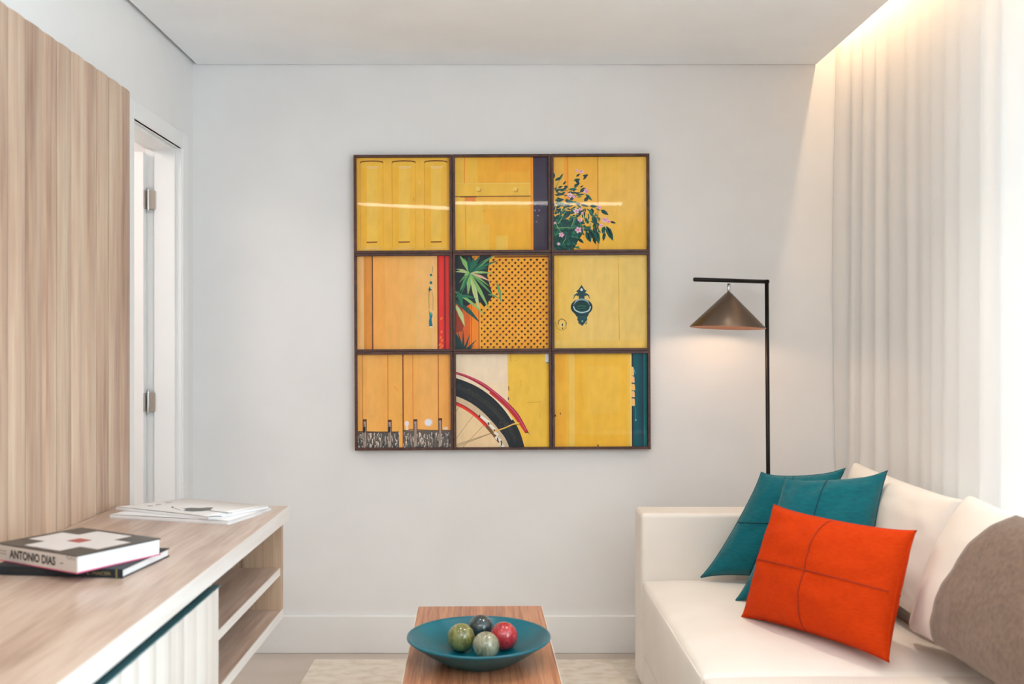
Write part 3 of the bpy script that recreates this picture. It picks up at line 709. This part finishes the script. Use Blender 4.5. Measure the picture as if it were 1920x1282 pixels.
p.rect(0, 1036, 590, 1300, (86, 84, 82)); p.rect(650, 1016, 1300, 1300, (96, 90, 88)); p.line([(70, 1028), (180, 1030), (330, 1034), (590, 1034)], 12, (84, 50, 34)); p.line([(650, 1014), (760, 1004), (1000, 1016), (1250, 1018)], 10, (110, 70, 44))
WC = [(206, 190, 176), (176, 164, 154), (220, 206, 192), (60, 60, 64), (36, 44, 50), (150, 138, 128), (60, 80, 86)]
for i in range(330):
    x = R2.uniform(66, 1250)
    if 588 < x < 652: continue
    y = R2.uniform(1040, 1230); l = R2.uniform(26, 70); d = R2.uniform(-8, 8)
    c = R2.choice(WC[:3]+WC[:3]+WC[3:]) if y < 1150 else R2.choice(WC)
    p.line([(x, y), (x+d, y+l*.5), (x+d*1.3, y+l)], R2.uniform(8, 15), c, 2, 1 if i % 20 == 0 else 0)
for x, y0 in ((158, 872), (474, 880), (798, 874), (1112, 862)):
    p.rect(x-24, y0, x+24, 1060, (84, 48, 36)); p.poly([(x-16, y0+30), (x+14, y0+26), (x+16, 1210), (x-20, 1230)], (170, 150, 138)); p.line([(x-10, y0+60), (x-4, 1150)], 8, (110, 96, 90))
    if x < 600: p.poly([(x-22, 970), (x+10, 965), (x+6, 1040), (x-26, 1040)], (40, 44, 50))
p.disc(963, 915, 56, 54, (240, 200, 170)); p.disc(962, 916, 42, 42, (236, 238, 246)); p.disc(690, 930, 28, 36, (238, 220, 216)); p.disc(688, 934, 14, 18, (226, 226, 240)); p.line([(690, 960), (692, 1010)], 32, (238, 214, 194)); p.disc(1180, 990, 34, 18, (240, 214, 190))
prints[(0, 2)] = p
# 8 bicycle wheel
p = Print(668, 640, (235, 214, 182))
p.rect(0, 0, 740, 420, (236, 217, 190)); p.poly([(0, 640), (420, 820), (700, 1282), (0, 1282)], (232, 204, 162)); p.rect(740, 0, 1300, 1282, (252, 206, 80)); p.rect(1208, 170, 1300, 1282, (252, 202, 66)); p.rect(1210, 0, 1300, 160, (222, 224, 220)); p.rect(735, 0, 752, 640, (240, 200, 100)); p.rect(1218, 160, 1300, 172, (110, 90, 70))
for a, w_, c in (([(770, 60), (776, 150)], 10, (206, 150, 50)), ([(975, 668), (1060, 664), (1150, 658)], 10, (210, 166, 60)), ([(905, 380), (900, 460)], 16, (224, 176, 60)), ([(745, 460), (750, 520)], 12, (130, 90, 50)), ([(742, 600), (744, 636)], 14, (96, 66, 44)), ([(1145, 800), (1140, 860)], 12, (220, 176, 66)), ([(820, 140), (850, 138)], 10, (214, 170, 60)), ([(1070, 120), (1075, 220)], 8, (230, 186, 66)), ([(985, 420), (980, 500)], 8, (230, 186, 66)), ([(790, 330), (800, 350)], 14, (232, 190, 70))): p.line(a, w_, c)
for a in (((126, 705), (60, 800)), ((295, 830), (70, 1130)), ((440, 940), (150, 1240)), ((560, 1040), (60, 1200)), ((600, 1030), (60, 1215)), ((70, 1230), (640, 1010))): p.line(a, 5, (150, 122, 88))
tin = [(-60, 540), (75, 580), (250, 660), (400, 770), (520, 890), (620, 1010), (700, 1120), (755, 1250), (780, 1330)]
tou = [(-60, 320), (75, 352), (280, 430), (450, 530), (610, 660), (730, 790), (830, 930), (900, 1080), (945, 1250), (960, 1330)]
def band(p_, A, Bc, col, n=26, up=1):
    A = curve(A, 10); Bc = curve(Bc, 10)
    def at(Lc, t): f = t*(len(Lc)-1); i = min(int(f), len(Lc)-2); k = f-i; return (Lc[i][0]*(1-k)+Lc[i+1][0]*k, Lc[i][1]*(1-k)+Lc[i+1][1]*k)
    for i in range(n): p_.poly([at(A, i/n), at(A, (i+1)/n), at(Bc, (i+1)/n), at(Bc, i/n)], col, up if i == 0 else 0)
rin = [(x-48, y+52) for x, y in tin]; rin2 = [(x-66, y+92) for x, y in tin]; tmo = [(x-16, y+18) for x, y in tou]
band(p, tin, rin, (206, 184, 154)); band(p, rin[:5], rin2[:5], (226, 58, 44)); band(p, rin[4:], rin2[4:], (120, 84, 56)); band(p, rin[1:5], [(x-6, y+14) for x, y in rin[1:5]], (150, 32, 34))
band(p, tin, tou, (30, 34, 40)); band(p, [((a[0]*.6+b[0]*.4), (a[1]*.6+b[1]*.4)) for a, b in zip(tin[1:8], tou[1:8])], [((a[0]*.35+b[0]*.65), (a[1]*.35+b[1]*.65)) for a, b in zip(tin[1:8], tou[1:8])], (46, 48, 48))
for _ in range(46):
    i = R2.randint(1, 6); t = R2.uniform(.25, .8); a = tin[i]; b = tou[i]; x = a[0]*(1-t)+b[0]*t+R2.uniform(-70, 70); y = a[1]*(1-t)+b[1]*t+R2.uniform(-20, 60)
    p.line([(x, y), (x+R2.uniform(8, 26), y+R2.uniform(2, 20))], R2.uniform(4, 8), R2.choice(((84, 76, 62), (70, 70, 66), (104, 92, 72))), 2, 1 if _ % 10 == 0 else 0)
p.P = [q for q in p.P]
for a in ((385, 835, 500, 920, 34), (505, 945, 570, 1010, 30), (560, 1040, 610, 1080, 30), (575, 1100, 640, 1150, 36), (625, 1170, 680, 1235, 34)): p.line([(a[0], a[1]), (a[2], a[3])], a[4], (240, 234, 224))
for a in ((375, 820, 380, 850), (485, 915, 490, 945), (560, 1005, 566, 1030), (600, 1110, 610, 1160), (650, 1150, 650, 1210)): p.line([(a[0], a[1]), (a[2], a[3])], 15, (60, 36, 30))
band(p, [(60, 300), (200, 345), (380, 440), (560, 570), (720, 710), (840, 860), (950, 1050)], [(60, 270), (220, 318), (420, 412), (600, 545), (760, 690), (880, 830), (995, 1045)], (150, 28, 52))
band(p, [(60, 292), (210, 332), (400, 428), (600, 575), (750, 722), (860, 855), (955, 1020)], [(60, 280), (218, 322), (412, 416), (600, 556), (752, 700), (866, 838), (972, 1020)], (206, 84, 110)); band(p, [(60, 345), (200, 372), (380, 462), (560, 590), (700, 730), (800, 880)], [(60, 350), (200, 384), (370, 476), (545, 606), (680, 748), (780, 890)], (240, 222, 192))
band(p, [(500, 548), (600, 632), (720, 745), (840, 890), (950, 1050)], [(510, 520), (620, 610), (740, 720), (860, 870), (975, 1048)], (190, 44, 50)); p.line([(950, 1046), (992, 1046)], 14, (90, 20, 34))
p.line([(560, 1035), (700, 985), (800, 940), (880, 925)], 16, (226, 186, 96)); p.line([(820, 950), (880, 940)], 7, (120, 80, 40)); p.line([(990, 1040), (1005, 1068)], 7, (150, 100, 60))
prints[(1, 2)] = p
# 9 yellow door, teal edge
p = Print(655, 633, (252, 202, 74))
p.rect(0, 0, 215, 1282, (249, 186, 58)); p.rect(60, 400, 215, 760, (249, 192, 66)); p.rect(210, 0, 250, 1282, (250, 196, 72)); p.rect(252, 0, 322, 1282, (254, 212, 106)); p.rect(322, 0, 430, 1282, (251, 196, 64)); p.rect(480, 200, 900, 800, (253, 206, 84)); p.rect(320, 1080, 1010, 1282, (252, 196, 64)); p.rect(990, 0, 1030, 1282, (253, 208, 96)); p.rect(1026, 0, 1046, 1282, (252, 222, 130))
p.rect(1044, 0, 1300, 1282, (30, 34, 40)); p.rect(1062, 0, 1160, 1282, (2, 84, 100)); p.rect(1130, 0, 1166, 1282, (0, 74, 84)); p.rect(1166, 0, 1196, 1282, (34, 56, 80)); p.rect(1192, 0, 1238, 1282, (0, 94, 98)); p.rect(1200, 0, 1208, 1282, (20, 120, 116)); p.rect(1236, 0, 1300, 1282, (10, 40, 54))
for i, (y0, y1, x0, x1) in enumerate(((212, 325, 1034, 1070), (330, 415, 1030, 1078), (428, 512, 1042, 1084), (518, 600, 1042, 1080), (612, 710, 1042, 1082))): p.poly([(x0, y0+8), ((x0+x1)/2, y0), (x1, y0+14), (x1+4, y1), (x0, y1)], ((252, 206, 130), (250, 200, 140))[i % 2])
p.line([(1078, 250), (1088, 300)], 6, (150, 190, 180)); p.line([(1080, 700), (1094, 760), (1092, 880)], 7, (40, 140, 150)); p.disc(1094, 888, 9, 13, (90, 190, 190)); p.disc(72, 828, 13, 15, (44, 30, 16)); p.line([(138, 790), (146, 820)], 13, (60, 40, 20), 5); p.line([(614, 1195), (616, 1235)], 13, (50, 34, 18)); p.line([(1008, 1190), (1004, 1230)], 6, (190, 140, 50))
prints[(2, 2)] = p

PLAB = {(0, 0): 'framed photograph of three raised yellow door panels, top left of the wall grid', (1, 0): 'framed photograph of a yellow door with riveted batten and dark purple strip', (2, 0): 'framed photograph of a pink flowering bush before yellow boards',
        (0, 1): 'framed photograph of an ochre door with chipped teal paint and red edge', (1, 1): 'framed photograph of palm leaves over a yellow lattice, centre of the wall grid', (2, 1): 'framed photograph of a dark teal door knocker on pale yellow',
        (0, 2): 'framed photograph of orange boards peeling to grey weathered wood at the bottom', (1, 2): 'framed photograph of a bicycle wheel with red mudguard', (2, 2): 'framed photograph of a plain yellow door with teal edge, bottom right of the wall grid'}
ROLL = -.0048; SF = 428.2; half = .2160
TILT = {(0, 0): (.0026, .004), (1, 0): (-.0004, .0), (2, 0): (.0003, 0), (0, 1): (.001, 0), (1, 1): (0, 0), (2, 1): (0, 0), (0, 2): (0, 0), (1, 2): (0, 0), (2, 2): (0, 0)}
for (i, j), pr in prints.items():
    px = 941.5+(i-1)*185.3; py = 566+(j-1)*185.0
    x = (px-VX)/SF; z = EYE-(py-VY)/SF; cx, cz = (941.5-VX)/SF, EYE-(566-VY)/SF
    dx, dz = x-cx, z-cz; a = -ROLL
    x, z = cx+dx*math.cos(a)-dz*math.sin(a), cz+dx*math.sin(a)+dz*math.cos(a)
    e = empty('framed_photograph', (x, 4.361, z), PLAB[(i, j)], 'picture', 'nine square framed photographs on the back wall')
    e.rotation_euler = (0, ROLL, 0)
    h = half-.0004; iw = h-.0112; dp = .036
    for k in range(4):      # four mitred rails
        q = [(-h, -h), (h, -h), (iw, -iw), (-iw, -iw)]
        V = [(c[0], y, c[1]) for y in (0, dp) for c in q]
        Rm = Matrix.Rotation(k*PI/2, 4, 'Y'); V = [Rm @ Vector(v) for v in V]
        bm = bmesh.new(); vs = [bm.verts.new(v) for v in V]
        for f in ((0, 1, 2, 3), (7, 6, 5, 4), (0, 4, 5, 1), (1, 5, 6, 2), (2, 6, 7, 3), (3, 7, 4, 0)): bm.faces.new([vs[n_] for n_ in f])
        bmesh.ops.bevel(bm, geom=bm.edges[:], offset=.0008, segments=1, affect='EDGES')
        from_bm('rail', bm, M_frame, e)
    box('backing', (-iw, .0175, -iw), (iw, .030, iw), M_gap, e)
    pr.build(e)
    t0, t1 = TILT[(i, j)]; N = 10; V = []; Fc = []
    for a_ in range(N+1):
        xx = -iw+2*iw*a_/N; tl = t0+t1*(a_/N-.5)
        V += [(xx, .014+tl*iw*-1, -iw), (xx, .014+tl*iw, iw)]
    for a_ in range(N): Fc.append((2*a_, 2*a_+2, 2*a_+3, 2*a_+1))
    mesh_obj('glass_pane', V, Fc, M_pane, e)

# ------------------------------------------------------------------ floor lamp
lx, ly = 1.150, 4.20
lm = empty('floor_lamp', (lx, ly, 0), 'slim black arched floor lamp with bronze cone shade behind the sofa arm', 'lamp')
bm = bmesh.new(); tube_bm(bm, (0, 0, .002), (0, 0, .016), .125, n=48); keep_ = from_bm('base', bm, M_blackmetal, lm)
top = Vector((-.008, 0, 1.633)); end = Vector((-.339, -.125, 1.634))
bm = bmesh.new(); tube_bm(bm, (.004, 0, .014), top, .0085, n=18); from_bm('pole', bm, M_blackmetal, lm, True)
bm = bmesh.new(); tube_bm(bm, top+Vector((.0075, .0027, -.0085)), end+Vector((0, 0, -.0085)), .0085, n=18); from_bm('arm', bm, M_blackmetal, lm, True)
apx = Vector((-.183, -.063, 1.5755))
bm = bmesh.new(); tube_bm(bm, apx+Vector((0, 0, -.002)), apx+Vector((0, 0, .037)), .0072, n=16); from_bm('stem', bm, M_chrome, lm, True)
prof = [(.0075, 0), (.012, -.002), (.155, -.1445), (.1545, -.1475)]
V, Fc = lathe(prof, 72); tiltM = Matrix.Rotation(math.radians(2.2), 3, 'Y') @ Matrix.Rotation(math.radians(-1.4), 3, 'X')
sh = mesh_obj('shade', [tiltM @ Vector(v) for v in V], [f[::-1] for f in Fc], M_shade, lm, True); sh.location = apx
prof = [(.011, -.004), (.1525, -.1458), (.1545, -.1475)]
V, Fc = lathe(prof, 72); si = mesh_obj('shade_lining', [tiltM @ Vector(v) for v in V], Fc, M_shade_in, lm, True); si.location = apx
bm = bmesh.new(); tube_bm(bm, (0, 0, -.006), (0, 0, -.045), .014, n=20); bs = from_bm('bulb_socket', bm, M_blackmetal, lm); bs.location = apx
bm = bmesh.new(); bmesh.ops.create_uvsphere(bm, u_segments=20, v_segments=12, radius=.024); bb_ = from_bm('bulb', bm, emis('warm_lamp_bulb', (255, 205, 150), 9), lm, True); bb_.location = apx+Vector((0, 0, -.055))
l = bpy.data.lights.new('floor_lamp_bulb', 'POINT'); l.energy = 1.9; l.color = (1, .72, .50); l.shadow_soft_size = .026
lo_ = bpy.data.objects.new('floor_lamp_bulb', l); COL.objects.link(lo_); lo_.location = Vector((lx, ly, 0))+apx+Vector((0, 0, -.108))

# ------------------------------------------------------------------ sofa
SX, SYF, SYA = .564, 4.05, 3.87
sf = empty('sofa', (1.0, 2.6, 0), 'long cream upholstered sofa with low square arm beside the sheer curtain', 'sofa')
Y2 = 1.25
def puff(am, amz=0):
    def f(p, t):
        k = (1-abs(t[1])**6)
        return (-am*(1-t[2]**4)*k if t[0] < -.98 else 0, 0, 0)
    return f
def sb(*a, **k): return keep(soft_box(*a, **k), sf)
sb('arm', (SX, SYA, .03), (1.47, SYF, .702), .018, M_sofa, None, ni=8)
sb('arm', (SX, Y2-.18, .03), (1.47, Y2, .702), .018, M_sofa, None, ni=8)
sb('plinth', (SX+.008, Y2, .03), (1.45, SYA+.002, .158), .010, M_sofa, None, ni=8)
sb('back_frame', (1.36, Y2, .15), (1.47, SYA+.002, .70), .02, M_sofa, None, ni=8)
def crown(p, t):
    w_ = max(0, 1-abs(t[0])**3.2)*max(0, 1-abs(t[1])**5)
    z = .036*w_ if t[2] > .2 else 0
    fx = -.012*(1-abs(t[2])**3)*(1-abs(t[1])**6) if t[0] < -.9 else 0
    wr = .0025*mnoise.noise(Vector((p[0]*5, p[1]*5, 1.3))) if t[2] > .8 else 0
    return (fx, 0, z+wr)
for ya, yb in ((2.752, SYA-.002), (Y2+.002, 2.748)):
    sc_ = sb('seat_cushion', (SX+.004, ya, .158), (1.36, yb, .442), .020, M_sofa, None, fn=crown, ni=22)
    V, Fc = poly_tube([(SX+.0065, ya+.02, .430), (SX+.0045, ya+.1, .431), (SX+.004, (ya+yb)/2, .431), (SX+.0045, yb-.1, .431), (SX+.0065, yb-.02, .430)], .0022)
    pp = mesh_obj('piping', V, Fc, M_pipe, smooth=True); pp.parent = sc_; pp.matrix_parent_inverse = Matrix.Identity(4)
for x in (.64, 1.40):
    for y in (Y2-.09, 3.96):
        bm = bmesh.new(); tube_bm(bm, (x, y, .0105), (x, y, .034), .025, n=20); keep(from_bm('leg', bm, M_blackmetal), sf)

class Pillow:
    def __init__(s, BL, BR, TR, TL, T, pinch=.028, wr=.004, seed=0, edge=.46, ears=.012):
        s.c = [Vector(v) for v in (BL, BR, TR, TL)]; s.T = T; s.pinch = pinch; s.wr = wr; s.seed = seed; s.e = edge
        s.n = (s.c[1]-s.c[0]).cross(s.c[3]-s.c[0]).normalized()
    def mid(s, u, v):
        # edges bow inwards
        pv = .45*math.sin(PI*v)+.55*(1-abs(2*v-1)**5); pu = .45*math.sin(PI*u)+.55*(1-abs(2*u-1)**5)
        uu = u+(.5-u)*2*s.pinch*pv*(abs(u-.5)*2)**2; vv = v+(.5-v)*2*s.pinch*pu*(abs(v-.5)*2)**2
        a = s.c[0].lerp(s.c[1], uu); b = s.c[3].lerp(s.c[2], uu); return a.lerp(b, vv)
    def at(s, u, v, side=1, off=0):
        t = s.T/2*(max(0, 4*u*(1-u))**s.e)*(max(0, 4*v*(1-v))**s.e)
        w_ = s.wr*(mnoise.noise(Vector((u*5+s.seed, v*5, side*3.1+s.seed)))+.5*mnoise.noise(Vector((u*13, v*11+s.seed, side))))*min(1, 12*min(u, 1-u, v, 1-v))
        # puckers near the rim
        pk = .0018*math.sin((u+v*.6)*55+s.seed)*math.exp(-min(u, 1-u, v, 1-v)*16)*min(1, 30*min(u, 1-u, v, 1-v)) if s.wr > 0 else 0
        return s.mid(u, v)+s.n*(side*(t+off)+w_*side+pk)
def build_pillow(name, P, m, parent=None, N=36, fm=None, mats=None):
    V = []; Fc = []; mi = []; idx = {}
    def par(i): return .5-.5*math.cos(PI*i/N)*(.8)-.1*math.cos(PI*i/N) if False else (.5-.5*math.cos(PI*i/N))*.6+.4*i/N
    for side in (1, -1):
        for i in range(N+1):
            for j in range(N+1):
                rim = i in (0, N) or j in (0, N)
                if rim and side == -1: idx[(side, i, j)] = idx[(1, i, j)]; continue
                idx[(side, i, j)] = len(V); V.append(P.at(par(i), par(j), side))
    for side in (1, -1):
        for i in range(N):
            for j in range(N):
                f = [idx[(side, i, j)], idx[(side, i+1, j)], idx[(side, i+1, j+1)], idx[(side, i, j+1)]]
                Fc.append(tuple(f if side == 1 else f[::-1]))
    c = sum((Vector(v) for v in V), Vector())/len(V)
    V = [Vector(v)-c for v in V]
    o = mesh_obj(name, V, Fc, m, smooth=True, loc=c)
    if parent: keep(o, parent)
    return o
def seams(P, o, m, r=.0018, N=40, sides=(1, -1), us=(.5,), vs=(.5,)):
    c = o.location
    for side in sides:
        for k, st in (('u', us), ('v', vs)):
            for q in st:
                pts = [P.at(*((q, .01+.98*i/N) if k == 'u' else (.01+.98*i/N, q)), side, .0016)-c for i in range(N+1)]
                V, Fc = poly_tube(pts, r); s_ = mesh_obj('seam', V, Fc, m, smooth=True); s_.parent = o
def rim(P, o, m, r=.003, N=24):
    pts = []
    for k in range(4):
        for i in range(N):
            t = i/N; pts.append(P.mid(*[(t, 0), (1, t), (1-t, 1), (0, 1-t)][k])-o.location)
    pts.append(pts[0]); V, Fc = poly_tube(pts, r); s_ = mesh_obj('welt', V, Fc, m, smooth=True); s_.parent = o

# back cushions (children of the sofa)
PA = Pillow((1.33, 3.86, .50), (1.32, 2.99, .50), (1.42, 3.03, .885), (1.39, 3.85, .905), .20, .03, .008, 2.0, .36)
PB = Pillow((1.245, 2.985, .50), (1.245, 2.05, .50), (1.43, 2.05, .89), (1.425, 2.985, .905), .26, .03, .005, 5.0, .36)
PC = Pillow((1.29, 2.045, .50), (1.29, 1.27, .50), (1.43, 1.27, .89), (1.425, 2.04, .905), .24, .03, .008, 8.0, .36)
for P in (PA, PB, PC):
    build_pillow('back_cushion', P, M_sofa, sf)

# throw draped over the second back cushion
V = []; Fc = []; NU, NV = 30, 46
th = .006
def throw_pt(u, t, off):
    # t 0..1 front bottom to top rim; 1..1.45 over the back
    if t <= 1: 
        v = t; return PB.at(u, max(.02, v), 1, off)
    v = 1-(t-1); return PB.at(u, v, -1, off)
for sgn in (0, 1):
    for i in range(NU+1):
        for j in range(NV+1):
            t = .0+1.4*j/NV; u0 = .27+.14*min(t, 1); u = u0+(.96-u0)*i/NU
            q = throw_pt(u, t, .007-(.0045 if sgn else 0))
            if abs(t-1) < .06: q = q+Vector((0, 0, .010*(1-abs(t-1)/.06)))
            V.append(q)
n1 = (NU+1)*(NV+1)
for sgn in (0, 1):
    for i in range(NU):
        for j in range(NV):
            f = [sgn*n1+i*(NV+1)+j, sgn*n1+(i+1)*(NV+1)+j, sgn*n1+(i+1)*(NV+1)+j+1, sgn*n1+i*(NV+1)+j+1]; Fc.append(tuple(f if not sgn else f[::-1]))
bd = [(i, 0) for i in range(NU)]+[(NU, j) for j in range(NV)]+[(i, NV) for i in range(NU, 0, -1)]+[(0, j) for j in range(NV, 0, -1)]
for k in range(len(bd)):
    a, b = bd[k], bd[(k+1) % len(bd)]; ia = a[0]*(NV+1)+a[1]; ib = b[0]*(NV+1)+b[1]; Fc.append((ia, n1+ia, n1+ib, ib))
c = Vector((1.3, 2.5, .5)); to = mesh_obj('throw_blanket', [q-c for q in V], Fc, M_taupe, smooth=True, loc=c)
tag(to, 'taupe woven throw draped over the nearest visible back cushion of the sofa', 'blanket')

# scatter cushions
P1 = Pillow((.774, 3.765, .478), (1.150, 3.640, .478), (1.283, 3.655, .905), (1.004, 3.765, .876), .19, .055, .009, 1.0, .42)
o = build_pillow('scatter_cushion', P1, M_teal); tag(o, 'teal cushion leaning on the sofa arm, rearmost of the two teal ones', 'cushion', 'scatter cushions on the sofa'); seams(P1, o, M_tealseam, us=(.43,), vs=(.52,)); rim(P1, o, M_teal)
P2 = Pillow((.826, 3.430, .476), (1.215, 3.230, .478), (1.345, 3.420, .925), (1.024, 3.530, .886), .20, .055, .010, 4.0, .42)
o = build_pillow('scatter_cushion', P2, M_teal); tag(o, 'teal cushion with a raised right corner, directly behind the orange one', 'cushion', 'scatter cushions on the sofa'); seams(P2, o, M_tealseam, us=(.46,), vs=(.5,)); rim(P2, o, M_teal)
P3 = Pillow((.796, 3.225, .476), (1.087, 2.753, .478), (1.185, 2.805, .832), (.912, 3.270, .832), .20, .042, .010, 7.0, .42)
o = build_pillow('scatter_cushion', P3, M_orange); tag(o, 'bright orange rectangular cushion with crossed seams in front of the teal ones', 'cushion', 'scatter cushions on the sofa'); seams(P3, o, M_orangeseam, r=.0018, us=(.50,), vs=(.5,)); rim(P3, o, M_orange, .0025)

# ------------------------------------------------------------------ rug, coffee table, bowl, balls
rg = box('area_rug', (-.78, 1.0, 0.0005), (1.25, 4.272, .0105), M_rug, bev=.003); tag(rg, 'cream textured area rug on the floor under the coffee table', 'rug')
tb = empty('coffee_table', (-.045, 3.05, .0105), 'narrow walnut coffee table with fine lengthwise grain beneath the teal bowl', 'table')
TR = Matrix.Rotation(math.radians(1.3), 4, 'Z'); tb.rotation_euler = (0, 0, math.radians(1.3))
bm = bmesh.new(); add_box(bm, (-.2245, -.60, .3595), (.2245, .60, .3895), .002, 1); from_bm('tabletop', bm, M_table, tb)
for s_ in (-1, 1):
    bm = bmesh.new(); add_box(bm, (s_*.2245-(.0 if s_ > 0 else .003), -.60, .3600), (s_*.2245+(.003 if s_ > 0 else 0), .60, .3893)); from_bm('edge_band', bm, M_tedge, tb)  # added pale strips paint a highlight along the long edges
    for t_ in (-1, 1):
        bm = bmesh.new(); tube_bm(bm, (s_*.17, t_*.52, 0.001), (s_*.17, t_*.52, .3595), .011, .017, n=20); from_bm('leg', bm, M_blackmetal, tb, True)
ZT = .4001
prof = [(0, .004), (.085, .004), (.092, 0), (.100, 0), (.104, .003), (.125, .013), (.160, .034), (.195, .058), (.2135, .0705), (.2175, .0745), (.2165, .0785), (.2115, .0785), (.206, .0745), (.185, .057), (.150, .036), (.110, .021), (.06, .0135), (0, .012)]
V, Fc = lathe(prof, 96)
bo = mesh_obj('bowl', V, Fc, M_bowl, None, True, (-.052, 3.012, ZT)); tag(bo, 'wide shallow teal ceramic bowl holding four balls on the coffee table', 'bowl')
def streaky(name, a, b, c, rot=(0, 0, 0)):
    m = wood(name, [(.34, a), (.5, b), (.66, c)], (90, 16, 16), .28, .5, .5, vary=True)
    mp = [n for n in m.node_tree.nodes if n.type == 'MAPPING'][0]; mp.inputs['Rotation'].default_value = rot; return m
balls = [((-.107, 3.055), .0425, ((62, 64, 30), (116, 116, 62), (160, 156, 96)), 'olive green streaked ball at the left in the teal bowl', (0, .5, .6)),
         ((-.030, 2.985), .0405, ((84, 84, 66), (142, 140, 116), (184, 180, 156)), 'grey-green streaked ball at the front of the teal bowl', (.3, 1.4, 0)),
         ((.024, 3.060), .0425, ((120, 18, 32), (176, 36, 48), (206, 78, 76)), 'glossy red ball at the right in the teal bowl', (.6, 0, 1)),
         ((-.048, 3.125), .0400, ((16, 34, 40), (30, 54, 60), (70, 76, 70)), 'dark teal ball at the back of the bowl', (1, .3, 0))]
for (x, y), r, cols, lab, rot in balls:
    V = []; bm = bmesh.new(); bmesh.ops.create_uvsphere(bm, u_segments=40, v_segments=24, radius=r)
    d = math.hypot(x+.052, y-3.012); zb = .0135+(.021-.0135)*max(0, (d-.06))/.05+.0008
    m = streaky('streaked_ball_glaze', *cols, rot)
    m.node_tree.nodes['Principled BSDF'].inputs['Coat Weight'].default_value = .8
    o = from_bm('decorative_ball', bm, m, smooth=True, loc=(x, y, ZT+zb+r+(.006 if y > 3.1 else 0))); tag(o, lab, 'ball', 'balls in the bowl')

# ------------------------------------------------------------------ curtain, track, ceiling lights
cu = empty('sheer_curtain', (1.535, 2.0, .02), 'floor-length white sheer curtain hanging in soft folds along the right side', 'curtain')
NY = 900; YA, YZ = 1.55, 4.392; NZ = 22; V = []; Fc = []; R3 = random.Random(11)
# fold positions with uneven widths
ys = [YZ]; am = [0]
while ys[-1] > YA: ys.append(ys[-1]-R3.uniform(.045, .085)); am.append(R3.uniform(.55, 1.15))
def fold(y, h):
    # piecewise cosine between alternating crests
    for i in range(len(ys)-1):
        if ys[i+1] <= y <= ys[i]:
            t = (ys[i]-y)/(ys[i]-ys[i+1]); s0 = (1 if i % 2 else -1)*am[i]; s1 = (1 if (i+1) % 2 else -1)*am[i+1]
            k = .5-.5*math.cos(PI*t); return s0+(s1-s0)*k
    return 0
for j in range(NZ+1):
    h = j/NZ; z = .012+(2.735-.012)*h
    for i in range(NY+1):
        y = YZ+(YA-YZ)*i/NY
        yy = y+.014*math.sin(h*2.2+y*7)*min(1, (YZ-y)*4)*(1-h)
        A = .019*(1-.25*h)+.006*math.sin(y*3.1)
        big = .016*math.sin(y*5.3+.8)*(1-.5*h)
        x = 1.540+A*fold(yy, h)+big+.012*(h-.5)*math.sin(y*9+1)*(1-h)
        if YZ-y < .10: x = x*(YZ-y)/.10+(1.498+.012*math.cos(2.6*h*2))*(1-(YZ-y)/.10)
        V.append((x-1.535, y-2.0, z-.02))
for j in range(NZ):
    for i in range(NY): a = j*(NY+1)+i; Fc.append((a, a+1, a+NY+2, a+NY+1))
mesh_obj('cloth', V, Fc, M_curt, cu, True)
bm = bmesh.new(); add_box(bm, (1.515, -1.8, 2.742), (1.555, 4.398, 2.779), .002, 1); keep(from_bm('curtain_track', bm, M_trim), cu)

st = empty('cove_light_strip', (1.445, 2.1, 2.77), 'warm light strip hidden in the ceiling cove above the curtain', 'light')
keep(box('diffuser', (1.436, -.15, 2.767), (1.454, 4.35, 2.779), emis('warm_led_strip', (255, 196, 130), 5)), st)
cl = empty('ceiling_line_light', (-.04, .165, 2.595), 'slim linear light recessed in the ceiling above the viewer', 'light')
keep(box('diffuser', (-1.17, .065, 2.5935), (1.09, .265, 2.5965), emis('line_light_diffuser', (255, 244, 214), 2.3)), cl)
keep(box('trim_frame', (-1.18, .055, 2.595), (1.10, .275, 2.5972), M_trim), cl)
